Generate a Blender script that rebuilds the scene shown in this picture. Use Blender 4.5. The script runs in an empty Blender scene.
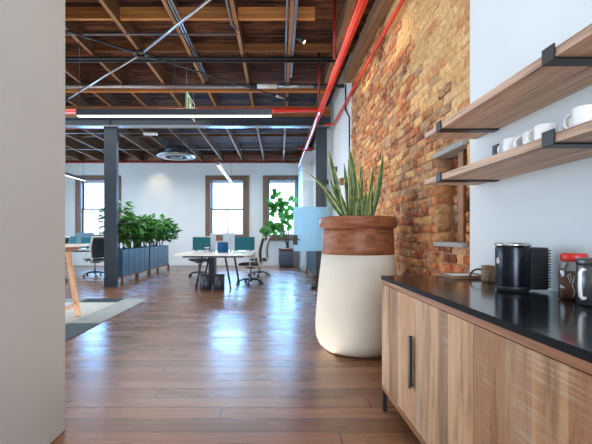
import bpy, math, random
from mathutils import Vector, Matrix, noise
random.seed(7)
scene = bpy.context.scene
COL = scene.collection
PI = math.pi
F = 395.0; CXP = 272.0; CYP = 235.5; H = 1.15
def W(px, py, Y):
    """a point of the room seen at a photo position, at distance Y down the room"""
    return Vector(((px-CXP)*Y/F, Y, H+(CYP-py)*Y/F))

# ------------------------------------------------------------------ materials
def new_mat(name):
    m = bpy.data.materials.new(name); m.use_nodes = True
    nt = m.node_tree; nt.nodes.clear()
    out = nt.nodes.new('ShaderNodeOutputMaterial')
    return m, nt, out
def principled(nt, out, rough=.5, metal=0, spec=.5):
    b = nt.nodes.new('ShaderNodeBsdfPrincipled')
    b.inputs['Roughness'].default_value = rough
    b.inputs['Metallic'].default_value = metal
    b.inputs['Specular IOR Level'].default_value = spec
    nt.links.new(b.outputs[0], out.inputs[0])
    return b
def s2l(c):
    return tuple(((v/255)/12.92 if v/255 <= .04045 else ((v/255+.055)/1.055)**2.4) for v in c)
def coords(nt, scale=(1,1,1), rot=(0,0,0)):
    tc = nt.nodes.new('ShaderNodeTexCoord'); mp = nt.nodes.new('ShaderNodeMapping')
    mp.inputs['Scale'].default_value = scale; mp.inputs['Rotation'].default_value = rot
    nt.links.new(tc.outputs['Object'], mp.inputs[0])
    return mp.outputs[0]
def noise_tex(nt, vec, scale, detail=4, rough=.55, dist=0):
    n = nt.nodes.new('ShaderNodeTexNoise')
    n.inputs['Scale'].default_value = scale; n.inputs['Detail'].default_value = detail
    n.inputs['Roughness'].default_value = rough; n.inputs['Distortion'].default_value = dist
    nt.links.new(vec, n.inputs['Vector'])
    return n.outputs['Fac']
def ramp(nt, fac, stops):
    r = nt.nodes.new('ShaderNodeValToRGB')
    el = r.color_ramp.elements
    while len(el) < len(stops): el.new(.5)
    for e, (p, c) in zip(el, stops):
        e.position = p; e.color = (*c, 1) if len(c) == 3 else c
    nt.links.new(fac, r.inputs[0])
    return r.outputs[0]
def mixc(nt, a, b, fac, mode='MIX'):
    n = nt.nodes.new('ShaderNodeMix'); n.data_type = 'RGBA'; n.blend_type = mode
    def put(sock, v):
        if isinstance(v, (int, float)): sock.default_value = v
        elif isinstance(v, tuple): sock.default_value = (*v, 1) if len(v) == 3 else v
        else: nt.links.new(v, sock)
    put(n.inputs[0], fac); put(n.inputs[6], a); put(n.inputs[7], b)
    return n.outputs[2]
def bump(nt, b, h, strength=.3, dist=.01):
    n = nt.nodes.new('ShaderNodeBump')
    n.inputs['Strength'].default_value = strength; n.inputs['Distance'].default_value = dist
    nt.links.new(h, n.inputs['Height']); nt.links.new(n.outputs[0], b.inputs['Normal'])
def tone(nt):
    a = nt.nodes.new('ShaderNodeAttribute'); a.attribute_name = 'tone'
    return a.outputs['Color']

def plain(name, rgb, rough=.5, metal=0, var=.06, nscale=8, bmp=0, bscale=60, spec=.5, tint=False):
    """paint, metal, plastic: a colour with a faint unevenness"""
    m, nt, out = new_mat(name); b = principled(nt, out, rough, metal, spec)
    c = s2l(rgb); v = coords(nt)
    f = noise_tex(nt, v, nscale)
    col = ramp(nt, f, [(.3, tuple(x*(1-var) for x in c)), (.7, tuple(min(1, x*(1+var)) for x in c))])
    if tint: col = mixc(nt, col, tone(nt), 1.0, 'MULTIPLY')
    nt.links.new(col, b.inputs['Base Color'])
    if bmp:
        bump(nt, b, noise_tex(nt, v, bscale), bmp, .004)
    return m
def wood(name, dark, light, axis='y', rough=.5, grain=1.0, tint=False, bmp=.2, streak=None, spec=.4):
    m, nt, out = new_mat(name); b = principled(nt, out, rough, 0, spec)
    lo, hi = 1.2*grain, 26*grain
    sc = {'x': (lo, hi, hi), 'y': (hi, lo, hi), 'z': (hi, hi, lo)}[axis]
    v = coords(nt, sc)
    f = noise_tex(nt, v, 1.0, 6, .6, .6)
    d, l = s2l(dark), s2l(light)
    col = ramp(nt, f, [(.28, d), (.5, tuple((a+c)/2 for a, c in zip(d, l))), (.72, l)])
    if streak:
        sc2 = {'x': (1.6, 60, 60), 'y': (60, 1.6, 60), 'z': (60, 60, 1.6)}[axis]
        f2 = noise_tex(nt, coords(nt, sc2), 1.0, 3, .5, .3)
        k = ramp(nt, f2, [(.60, (0,0,0)), (.70, (1,1,1))])
        col = mixc(nt, col, s2l(streak), k)
    if tint: col = mixc(nt, col, tone(nt), 1.0, 'MULTIPLY')
    nt.links.new(col, b.inputs['Base Color'])
    if bmp: bump(nt, b, f, bmp, .004)
    return m
def emit(name, rgb, strength):
    m, nt, out = new_mat(name)
    b = principled(nt, out, .4)
    b.inputs['Base Color'].default_value = (*s2l(rgb), 1)
    b.inputs['Emission Color'].default_value = (*s2l(rgb), 1)
    b.inputs['Emission Strength'].default_value = strength
    return m

MT = {}
MT['white_wall'] = plain('white_wall_paint', (224,228,230), .6, var=.03, nscale=1.5, bmp=.15, bscale=40, spec=.3)
MT['right_wall'] = plain('right_wall_paint', (220,230,236), .5, var=.02, nscale=1.2, bmp=.1, bscale=40, spec=.3)
MT['left_wall'] = plain('left_wall_paint', (190,186,180), .6, var=.03, nscale=1.5, bmp=.12, bscale=30, spec=.3)
MT['steel'] = plain('dark_painted_steel', (56,67,77), .38, .2, var=.12, nscale=3)
MT['flange'] = plain('lit_steel_edge', (128,136,144), .3, .3)  # light caught by the beam's bottom flange, put into a paler colour
MT['black'] = plain('black_powder_coat', (30,31,33), .45)
MT['black_plastic'] = plain('black_plastic', (28,30,34), .4)
MT['red_pipe'] = plain('red_pipe_paint', (214,52,34), .22, 0, var=.10, nscale=5, spec=.7)
MT['red_dark'] = plain('dull_red_pipe_paint', (150,36,34), .35, 0, var=.15)
MT['galv'] = plain('galvanised_metal', (170,176,182), .28, .8, var=.25, nscale=25)
MT['conduit'] = plain('grey_conduit', (120,130,142), .35, .5)
MT['darkpipe'] = plain('dark_pipe', (52,56,62), .4, .4)
MT['joist'] = wood('joist_wood', (96,72,52), (170,130,92), 'y', .7, .9, tint=True)
MT['blocking'] = wood('blocking_wood', (112,72,38), (186,132,76), 'x', .7, .9, tint=True)
MT['deck'] = None
MT['casing'] = wood('window_casing_wood', (96,72,60), (142,112,94), 'z', .5, .8)
MT['sash'] = plain('window_sash_paint', (120,112,112), .5)
MT['planter_wood'] = None
MT['concrete_white'] = plain('cream_concrete', (208,203,192), .6, var=.05, nscale=3, bmp=.15, bscale=20, spec=.3)
MT['soil'] = plain('soil', (52,38,28), .95, var=.4, nscale=40, bmp=.8, bscale=60)
MT['shelf_wood'] = wood('shelf_wood', (170,136,114), (228,194,168), 'y', .55, .9, streak=(78,62,60), bmp=.1)
MT['counter'] = plain('black_worktop', (13,14,17), .13, 0, var=.1, spec=.9)
MT['edge'] = plain('matt_black_edge', (26,29,33), .75, spec=.15)
MT['band'] = wood('reddish_edge_wood', (120,76,50), (178,122,84), 'y', .5, 1.2, streak=(205,160,110))
MT['reclaimed'] = None
MT['porcelain'] = plain('white_porcelain', (240,242,244), .15, var=.01, spec=.6)
MT['navy'] = plain('navy_planter_metal', (56,96,118), .35, .3, var=.12)
MT['bench_wood'] = wood('bench_wood', (92,54,38), (138,88,64), 'y', .5, 1)
MT['desk_white'] = plain('white_desk_laminate', (226,222,214), .25, var=.02)
MT['pale_oak'] = wood('pale_oak', (160,124,96), (198,162,130), 'z', .45, .6, bmp=.05)
MT['teal'] = plain('teal_felt', (26,104,114), .8, var=.06, nscale=30)
MT['blue_felt'] = plain('blue_felt', (18,84,136), .85, var=.1, nscale=30)
MT['pale_panel'] = plain('pale_panel', (196,208,216), .4, var=.03)
MT['grey_panel'] = plain('grey_blue_panel', (92,116,134), .5)
MT['chair_white'] = plain('off_white_plastic', (206,202,192), .4)
MT['mesh_dark'] = plain('charcoal_mesh', (48,54,62), .8, bmp=.4, bscale=200)
MT['bin'] = plain('dark_grey_metal', (54,60,70), .4, .3)
MT['screen'] = plain('dark_screen', (18,22,28), .12)
MT['stone_grey'] = plain('grey_concrete', (158,158,158), .75, var=.12, nscale=20, bmp=.3, bscale=60)
MT['gold'] = plain('old_wood_batten', (150,104,66), .6, var=.25, nscale=12)
MT['steel_can'] = plain('brushed_dark_steel', (96,100,106), .3, .8, var=.15, nscale=30)
MT['chrome'] = plain('chrome', (200,204,208), .12, 1)
MT['red_lid'] = plain('red_plastic_lid', (214,44,40), .35)
MT['coffee'] = plain('coffee_granules', (104,58,40), .8, var=.35, nscale=160, bmp=.6, bscale=200)
MT['label_red'] = plain('red_label', (206,48,42), .4)
MT['label_white'] = plain('white_print', (235,232,228), .4)
MT['paper'] = plain('white_paper', (226,230,236), .7, var=.02)
MT['tray'] = wood('tray_wood', (112,84,62), (156,122,92), 'y', .6)
MT['rope'] = plain('brown_leather', (96,66,48), .6, var=.2, nscale=60)
MT['bark'] = plain('woven_bark', (152,126,104), .9, var=.5, nscale=60, bmp=.9, bscale=90)
MT['machine'] = plain('gloss_black_steel', (34,38,46), .22, .7, var=.06)
MT['dark_glass'] = plain('dark_reflective_housing', (44,52,60), .3, .4)
MT['green_sign'] = emit('green_exit_panel', (84,124,84), .25)
MT['white_sign'] = emit('white_exit_symbol', (226,240,214), .8)
MT['led'] = emit('led_diffuser', (255,248,232), 3.2)
MT['lamp_warm'] = emit('warm_lamp_face', (255,214,150), 6.0)
MT['stem'] = plain('plant_stem', (84,74,52), .7)
MT['pot_dark'] = plain('charcoal_pot', (66,78,92), .6, var=.1)

# deck boards of the ceiling (boards run across the room)
def deck_mat():
    m, nt, out = new_mat('old_ceiling_boards'); b = principled(nt, out, .85, 0, .2)
    v = coords(nt)
    br = nt.nodes.new('ShaderNodeTexBrick')
    br.inputs['Scale'].default_value = 1; br.inputs['Brick Width'].default_value = 2.2
    br.inputs['Row Height'].default_value = .14; br.inputs['Mortar Size'].default_value = .004
    br.inputs['Color1'].default_value = (*s2l((112,78,58)), 1)
    br.inputs['Color2'].default_value = (*s2l((52,36,30)), 1)
    br.inputs['Mortar'].default_value = (.004,.003,.003,1)
    nt.links.new(v, br.inputs['Vector'])
    n = noise_tex(nt, coords(nt, (2,18,18)), 1, 6, .65, .8)
    k = ramp(nt, n, [(.38, (.18,.16,.15)), (.62, (1.5,1.35,1.25))])
    col = mixc(nt, br.outputs['Color'], k, 1, 'MULTIPLY')
    nt.links.new(col, b.inputs['Base Color']); bump(nt, b, n, .4, .01)
    return m
MT['deck'] = deck_mat()
def floor_mat():
    m, nt, out = new_mat('old_pine_floorboards'); b = principled(nt, out, .3, 0, .5)
    v = coords(nt)
    sp = nt.nodes.new('ShaderNodeSeparateXYZ'); nt.links.new(v, sp.inputs[0])
    def mth(op, a, b_):
        n = nt.nodes.new('ShaderNodeMath'); n.operation = op
        for i_, q in enumerate((a, b_)):
            if isinstance(q, (int, float)): n.inputs[i_].default_value = q
            elif q is not None: nt.links.new(q, n.inputs[i_])
        return n.outputs[0]
    row = mth('FLOOR', mth('DIVIDE', sp.outputs['Y'], .165), None)
    shift = mth('MULTIPLY', mth('SINE', mth('MULTIPLY', row, 12.99), None), 4.7)
    cb = nt.nodes.new('ShaderNodeCombineXYZ')
    nt.links.new(mth('ADD', sp.outputs['X'], shift), cb.inputs[0]); nt.links.new(sp.outputs['Y'], cb.inputs[1])
    v = cb.outputs[0]
    br = nt.nodes.new('ShaderNodeTexBrick'); br.offset = 0
    br.inputs['Scale'].default_value = 1; br.inputs['Brick Width'].default_value = 2.9
    br.inputs['Row Height'].default_value = .165; br.inputs['Mortar Size'].default_value = .004
    br.inputs['Mortar Smooth'].default_value = .3
    br.inputs['Color1'].default_value = (*s2l((144,103,77)), 1)
    br.inputs['Color2'].default_value = (*s2l((118,82,61)), 1)
    br.inputs['Mortar'].default_value = (*s2l((48,30,24)), 1)
    nt.links.new(v, br.inputs['Vector'])
    n = noise_tex(nt, coords(nt, (1.6,26,1)), 1, 7, .62, .9)
    k = ramp(nt, n, [(.28, (.62,.58,.55)), (.5, (.96,.94,.92)), (.75, (1.25,1.2,1.15))])
    col = mixc(nt, br.outputs['Color'], k, 1, 'MULTIPLY')
    n2 = noise_tex(nt, coords(nt, (.8,3,1)), 1.4, 3, .5)
    col = mixc(nt, col, ramp(nt, n2, [(.3, (.82,.82,.82)), (.7, (1.12,1.1,1.08))]), 1, 'MULTIPLY')
    vo = noise_tex(nt, coords(nt, (9,22,1)), 1, 2, .5)          # dark knots and dents
    col = mixc(nt, col, s2l((54,34,26)), ramp(nt, vo, [(.74, (0,0,0)), (.80, (.8,.8,.8))]))
    nt.links.new(col, b.inputs['Base Color'])
    r = ramp(nt, n2, [(.3, (.22,.22,.22)), (.7, (.32,.32,.32))])
    nt.links.new(r, b.inputs['Roughness'])
    hmix = mixc(nt, br.outputs['Fac'], n, .25)
    inv = nt.nodes.new('ShaderNodeInvert'); nt.links.new(hmix, inv.inputs['Color'])
    wv = noise_tex(nt, coords(nt, (1.0, 6.1, 1)), 1.0, 1, .5)
    h2 = mixc(nt, inv.outputs[0], wv, .22)
    bump(nt, b, h2, .22, .008)
    return m
MT['floor'] = floor_mat()
def reclaimed_mat():
    m, nt, out = new_mat('reclaimed_planks'); b = principled(nt, out, .6, 0, .3)
    g = noise_tex(nt, coords(nt, (22,12,1.5)), 1, 8, .72, .9)
    c = ramp(nt, g, [(.22, s2l((150,116,90))), (.5, s2l((200,166,136))), (.78, s2l((222,198,170)))])
    c = mixc(nt, c, tone(nt), 1, 'MULTIPLY')
    sw = noise_tex(nt, coords(nt, (3,2,110)), 1, 3, .6)         # saw marks across the grain
    patch = noise_tex(nt, coords(nt, (5,5,1.6)), 1, 4, .6)
    pm = ramp(nt, patch, [(.50, (0,0,0)), (.62, (1,1,1))])
    sm = ramp(nt, sw, [(.50, (0,0,0)), (.64, (1,1,1))])
    k = mixc(nt, pm, sm, 1, 'MULTIPLY')
    c = mixc(nt, c, s2l((206,190,170)), mixc(nt, (0,0,0), k, .55))
    dk = noise_tex(nt, coords(nt, (12,12,1.2)), 1.3, 4, .6)
    c = mixc(nt, c, s2l((104,72,50)), mixc(nt, (0,0,0), ramp(nt, dk, [(.55,(0,0,0)), (.68,(1,1,1))]), .55))
    nt.links.new(c, b.inputs['Base Color']); bump(nt, b, g, .3, .003)
    return m
MT['reclaimed'] = reclaimed_mat()
def planter_wood_mat():
    m, nt, out = new_mat('walnut_staves'); b = principled(nt, out, .45, 0, .3)
    g = noise_tex(nt, coords(nt, (5,5,40)), 1, 5, .6, .5)
    c = ramp(nt, g, [(.3, s2l((116,68,46))), (.7, s2l((160,104,72)))])
    c = mixc(nt, c, tone(nt), 1, 'MULTIPLY')
    nt.links.new(c, b.inputs['Base Color'])
    return m
MT['planter_wood'] = planter_wood_mat()
def brick_mat(dark=1.0):
    m, nt, out = new_mat('old_brick'); b = principled(nt, out, .92, 0, .15)
    v = coords(nt)
    n = noise_tex(nt, v, 22, 6, .65)
    c = mixc(nt, tone(nt), ramp(nt, n, [(.25, (.45,.42,.40)), (.5, (.95,.95,.95)), (.75, (1.35,1.32,1.25))]), 1, 'MULTIPLY')
    n2 = noise_tex(nt, v, 9, 5, .7)
    c = mixc(nt, c, s2l((208,172,128)), mixc(nt, (0,0,0), ramp(nt, n2, [(.46, (0,0,0)), (.60, (1,1,1))]), .6))
    n3 = noise_tex(nt, v, 60, 3, .6)
    c = mixc(nt, c, s2l((70,48,38)), mixc(nt, (0,0,0), ramp(nt, n3, [(.62, (0,0,0)), (.70, (1,1,1))]), .7))
    nt.links.new(c, b.inputs['Base Color']); bump(nt, b, n, .7, .012)
    return m
MT['brick'] = brick_mat()
MT['mortar'] = plain('old_lime_mortar', (176,140,104), .95, var=.35, nscale=14, bmp=.9, bscale=50)
def brick_flat_mat():
    m, nt, out = new_mat('brick_band'); b = principled(nt, out, .9, 0, .2)
    v = coords(nt, (1,1,1), (PI/2,0,0))
    br = nt.nodes.new('ShaderNodeTexBrick')
    br.inputs['Scale'].default_value = 1; br.inputs['Brick Width'].default_value = .23
    br.inputs['Row Height'].default_value = .08; br.inputs['Mortar Size'].default_value = .008
    br.inputs['Color1'].default_value = (*s2l((150,92,72)), 1); br.inputs['Color2'].default_value = (*s2l((110,80,72)), 1)
    br.inputs['Mortar'].default_value = (*s2l((170,160,150)), 1)
    nt.links.new(v, br.inputs['Vector']); nt.links.new(br.outputs['Color'], b.inputs['Base Color'])
    return m
MT['brick_band'] = brick_flat_mat()
def rug_mat():
    m, nt, out = new_mat('patchwork_rug'); b = principled(nt, out, .95, 0, .1)
    n = noise_tex(nt, coords(nt, (3,30,1)), 2, 5, .7)
    c = mixc(nt, tone(nt), ramp(nt, n, [(.3, (.75,.75,.75)), (.7, (1.2,1.2,1.2))]), 1, 'MULTIPLY')
    nt.links.new(c, b.inputs['Base Color']); bump(nt, b, n, .3, .003)
    return m
MT['rug'] = rug_mat()
def leaf_mat(name, c1, c2, edge=None, transl=.3):
    m, nt, out = new_mat(name)
    b = nt.nodes.new('ShaderNodeBsdfPrincipled'); b.inputs['Roughness'].default_value = .38
    t = nt.nodes.new('ShaderNodeBsdfTranslucent'); mx = nt.nodes.new('ShaderNodeMixShader')
    mx.inputs[0].default_value = transl
    nt.links.new(b.outputs[0], mx.inputs[1]); nt.links.new(t.outputs[0], mx.inputs[2]); nt.links.new(mx.outputs[0], out.inputs[0])
    n = noise_tex(nt, coords(nt), 14, 3)
    c = ramp(nt, n, [(.3, s2l(c1)), (.7, s2l(c2))])
    if edge:
        c = mixc(nt, c, s2l(edge), tone(nt))
    else:
        c = mixc(nt, c, tone(nt), 1, 'MULTIPLY')
    nt.links.new(c, b.inputs['Base Color']); nt.links.new(c, t.inputs['Color'])
    return m
MT['leaf_dark'] = leaf_mat('dark_green_leaf', (30,76,36), (78,134,58))
MT['leaf_fig'] = leaf_mat('fig_leaf', (46,112,44), (92,160,62), None, .45)
MT['leaf_snake'] = leaf_mat('snake_plant_leaf', (34,68,34), (84,122,62), (206,200,112), .12)
def glass_mat(name, tint, gloss_rough=.02, base=.05, film=None):
    m, nt, out = new_mat(name)
    tr = nt.nodes.new('ShaderNodeBsdfTransparent'); tr.inputs[0].default_value = (*tint, 1)
    gl = nt.nodes.new('ShaderNodeBsdfGlossy'); gl.inputs['Roughness'].default_value = gloss_rough
    lw = nt.nodes.new('ShaderNodeLayerWeight'); lw.inputs[0].default_value = .25
    mr = nt.nodes.new('ShaderNodeMapRange'); mr.inputs[3].default_value = base; mr.inputs[4].default_value = .6
    nt.links.new(lw.outputs['Fresnel'], mr.inputs[0])
    mx = nt.nodes.new('ShaderNodeMixShader')
    nt.links.new(mr.outputs[0], mx.inputs[0]); nt.links.new(tr.outputs[0], mx.inputs[1]); nt.links.new(gl.outputs[0], mx.inputs[2])
    last = mx.outputs[0]
    if film:
        d = nt.nodes.new('ShaderNodeBsdfDiffuse'); d.inputs[0].default_value = (*film, 1)
        t = nt.nodes.new('ShaderNodeBsdfTranslucent'); t.inputs[0].default_value = (*film, 1)
        a = nt.nodes.new('ShaderNodeMixShader'); a.inputs[0].default_value = .6
        nt.links.new(d.outputs[0], a.inputs[1]); nt.links.new(t.outputs[0], a.inputs[2])
        c = nt.nodes.new('ShaderNodeMixShader'); c.inputs[0].default_value = .72
        nt.links.new(last, c.inputs[1]); nt.links.new(a.outputs[0], c.inputs[2]); last = c.outputs[0]
    nt.links.new(last, out.inputs[0])
    return m
MT['pane'] = glass_mat('window_glass', (.96,.98,1))
MT['door_glass'] = glass_mat('door_glass', (.88,.94,.96), base=.06)
MT['film'] = glass_mat('frosted_film', (.85,.95,1.0), .3, .05, s2l((205,240,252)))
MT['jar_glass'] = glass_mat('jar_glass', (.93,.95,.95), .03, .08)

# ------------------------------------------------------------------ mesh building
class MB:
    def __init__(s): s.v = []; s.f = []; s.t = []; s.sm = []
    def add(s, vs, fs, t=(1,1,1), smooth=False, M=None):
        o = len(s.v)
        for p in vs:
            p = Vector(p); s.v.append(M @ p if M else p)
        for f in fs:
            s.f.append(tuple(o+i for i in f)); s.t.append(t); s.sm.append(smooth)
        return s
    def box(s, lo, hi, t=(1,1,1), M=None, bev=0):
        x0,y0,z0 = lo; x1,y1,z1 = hi
        if bev <= 0:
            return s.add([(x0,y0,z0),(x1,y0,z0),(x1,y1,z0),(x0,y1,z0),(x0,y0,z1),(x1,y0,z1),(x1,y1,z1),(x0,y1,z1)],
                [(0,3,2,1),(4,5,6,7),(0,1,5,4),(1,2,6,5),(2,3,7,6),(3,0,4,7)], t, False, M)
        b = min(bev, (x1-x0)*.45, (y1-y0)*.45, (z1-z0)*.45)
        vs = []; idx = {}
        for ix, x in ((0,x0),(1,x1)):
            for iy, y in ((0,y0),(1,y1)):
                for iz, z in ((0,z0),(1,z1)):
                    sx, sy, sz = (b if ix == 0 else -b), (b if iy == 0 else -b), (b if iz == 0 else -b)
                    for k, p in enumerate(((x,y+sy,z+sz),(x+sx,y,z+sz),(x+sx,y+sy,z))):
                        idx[(ix,iy,iz,k)] = len(vs); vs.append(p)
        I = lambda a,b_,c,k: idx[(a,b_,c,k)]
        fs = []
        for a in (0,1):
            q = [I(a,0,0,0),I(a,1,0,0),I(a,1,1,0),I(a,0,1,0)]; fs.append(q if a else q[::-1])
            q = [I(0,a,0,1),I(1,a,0,1),I(1,a,1,1),I(0,a,1,1)]; fs.append(q[::-1] if a else q)
            q = [I(0,0,a,2),I(1,0,a,2),I(1,1,a,2),I(0,1,a,2)]; fs.append(q if a else q[::-1])
        for a in (0,1):
            for c in (0,1):
                fs.append([I(a,c,0,0),I(a,c,1,0),I(a,c,1,1),I(a,c,0,1)])
                fs.append([I(a,0,c,0),I(a,1,c,0),I(a,1,c,2),I(a,0,c,2)])
                fs.append([I(0,a,c,1),I(1,a,c,1),I(1,a,c,2),I(0,a,c,2)])
                for d in (0,1): fs.append([I(a,c,d,0),I(a,c,d,1),I(a,c,d,2)])
        return s.add(vs, fs, t, False, M)
    def tube(s, pts, r, n=10, t=(1,1,1), M=None, cap=True):
        pts = [Vector(p) for p in pts]; rs = r if isinstance(r, (list, tuple)) else [r]*len(pts)
        vs = []; fs = []; up = None
        for i, p in enumerate(pts):
            d = (pts[min(i+1, len(pts)-1)]-pts[max(i-1, 0)]).normalized()
            if up is None:
                up = d.cross(Vector((0,0,1)))
                if up.length < .05: up = d.cross(Vector((1,0,0)))
                up.normalize()
            else:
                up = (up-d*up.dot(d)).normalized()
            w = d.cross(up)
            for k in range(n):
                a = 2*PI*k/n; vs.append(p+(up*math.cos(a)+w*math.sin(a))*rs[i])
        for i in range(len(pts)-1):
            for k in range(n):
                fs.append((i*n+k, i*n+(k+1)%n, (i+1)*n+(k+1)%n, (i+1)*n+k))
        s.add(vs, fs, t, True, M)
        if cap:
            o = len(s.v)-len(vs); m = (len(pts)-1)*n
            s.f.append(tuple(o+k for k in range(n))[::-1]); s.t.append(t); s.sm.append(False)
            s.f.append(tuple(o+m+k for k in range(n))); s.t.append(t); s.sm.append(False)
        return s
    def lathe(s, prof, n=32, c=(0,0,0), t=(1,1,1), M=None, smooth=True, tones=None):
        """prof: (r, z) from bottom to top"""
        c = Vector(c); vs = []; o = len(s.v)
        for r, z in prof:
            for k in range(n):
                a = 2*PI*k/n; p = c+Vector((r*math.cos(a), r*math.sin(a), z)); s.v.append(M @ p if M else p)
        for i in range(len(prof)-1):
            for k in range(n):
                s.f.append((o+i*n+k, o+i*n+(k+1)%n, o+(i+1)*n+(k+1)%n, o+(i+1)*n+k))
                s.t.append(tones(i, k) if tones else t); s.sm.append(smooth)
        for i in (0, len(prof)-1):
            if prof[i][0] > 1e-4:
                q = tuple(o+i*n+k for k in range(n)); s.f.append(q[::-1] if i == 0 else q); s.t.append(t); s.sm.append(False)
        return s
    def prism(s, poly, z0, z1, t=(1,1,1), M=None):
        n = len(poly)
        vs = [(x,y,z0) for x,y in poly]+[(x,y,z1) for x,y in poly]
        fs = [tuple(range(n))[::-1], tuple(range(n,2*n))]+[(i,(i+1)%n,n+(i+1)%n,n+i) for i in range(n)]
        return s.add(vs, fs, t, False, M)
    def build(s, name, mat, parent=None, world=False):
        me = bpy.data.meshes.new(name)
        vs = s.v
        org = Vector((0,0,0))
        if parent is None:
            xs = [p.x for p in vs]; ys = [p.y for p in vs]; zs = [p.z for p in vs]
            org = Vector(((min(xs)+max(xs))/2, (min(ys)+max(ys))/2, min(zs)))
            if world == 'keep': org = Vector((0,0,0))
            vs = [p-org for p in vs]
        elif world:
            p_ = parent; inv = full(p_).inverted()
            vs = [inv @ p for p in vs]
        me.from_pydata([tuple(p) for p in vs], [], s.f)
        me.polygons.foreach_set('use_smooth', s.sm)
        if any(t != (1,1,1) for t in s.t) or mat.name in TINTED:
            at = me.attributes.new('tone', 'FLOAT_COLOR', 'CORNER')
            buf = []
            for f, t in zip(s.f, s.t): buf += list((*t, 1))*len(f)
            at.data.foreach_set('color', buf)
        me.materials.append(mat); me.update(); me.validate()
        o = bpy.data.objects.new(name, me); COL.objects.link(o)
        if parent is None: o.location = org
        else: o.parent = parent
        return o
TINTED = {'joist_wood','blocking_wood','reclaimed_planks','walnut_staves','old_brick','patchwork_rug','dark_green_leaf','fig_leaf','snake_plant_leaf'}
def full(o):
    m = Matrix.Translation(o.location) @ Matrix.Rotation(o.rotation_euler.z, 4, 'Z')
    return full(o.parent) @ m if o.parent else m
def tag(o, label=None, cat=None, group=None, kind=None):
    if label: o['label'] = label
    if cat: o['category'] = cat
    if group: o['group'] = group
    if kind: o['kind'] = kind
    return o
def thing(name, label, cat, loc=(0,0,0), rz=0, group=None):
    o = bpy.data.objects.new(name, None); COL.objects.link(o)
    o.empty_display_size = .1; o.location = loc; o.rotation_euler = (0,0,rz)
    return tag(o, label, cat, group, 'thing')
def struct(name, mb, mat, parent=None, label=None, cat=None):
    o = mb.build(name, mat, parent, world='keep' if parent is None else True)
    if parent is None: tag(o, label, cat, None, 'structure')
    return o
def dup(root, loc, rz, label=None, group=None):
    r = root.copy(); COL.objects.link(r); r.location = loc; r.rotation_euler = (0,0,rz)
    if label: r['label'] = label
    if group: r['group'] = group
    for ch in list(root.children):
        c = ch.copy(); COL.objects.link(c); c.parent = r
        for g in ch.children:
            d = g.copy(); COL.objects.link(d); d.parent = c
    return r
ORD = ['first','second','third','fourth','fifth','sixth','seventh','eighth','ninth','tenth','eleventh','twelfth','thirteenth']

# ------------------------------------------------------------------ room shell
XW = 1.355; ZC = 4.28; YB = 15.24; XL = -9.0; YR = -3.4
struct('floor', MB().box((XL,YR,-.1),(1.7,15.6,0)), MT['floor'])
struct('ceiling', MB().box((XL,YR,ZC),(1.7,15.6,ZC+.08)), MT['deck'])
struct('wall_right', MB().box((XW,YR,0),(1.7,2.705,ZC)), MT['right_wall'])
struct('wall_right_far', MB().box((XW,6.75,0),(1.7,15.55,ZC)), MT['white_wall'])
struct('wall_left', MB().box((-1.45,YR,0),(-1.218,2.335,ZC), bev=.008), MT['left_wall'])
struct('wall_far_left', MB().box((XL-.2,YR,0),(XL,15.55,ZC)), MT['white_wall'])
struct('wall_return_right', MB().box((1.225,8.95,0),(XW-.001,9.08,3.97)), MT['white_wall'])
struct('wall_return_back', MB().box((1.02,13.0,0),(XW-.001,YB-.001,3.93)), MT['white_wall'])
struct('baseboard_back', MB().box((XL,YB-.03,0),(1.015,YB-.001,.14)).box((1.0,12.98,0),(XW,13.0,.16)).box((1.0,12.98,0),(1.02,YB-.03,.16)), MT['white_wall'])
# rear wall, behind the camera, with a tall window opening
rw = MB().box((XL,YR-.25,0),(-.9,YR,ZC)).box((1.15,YR-.25,0),(1.7,YR,ZC)).box((-.9,YR-.25,0),(1.15,YR,.6)).box((-.9,YR-.25,3.3),(1.15,YR,ZC))
struct('wall_rear', rw, MT['white_wall'])

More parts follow.
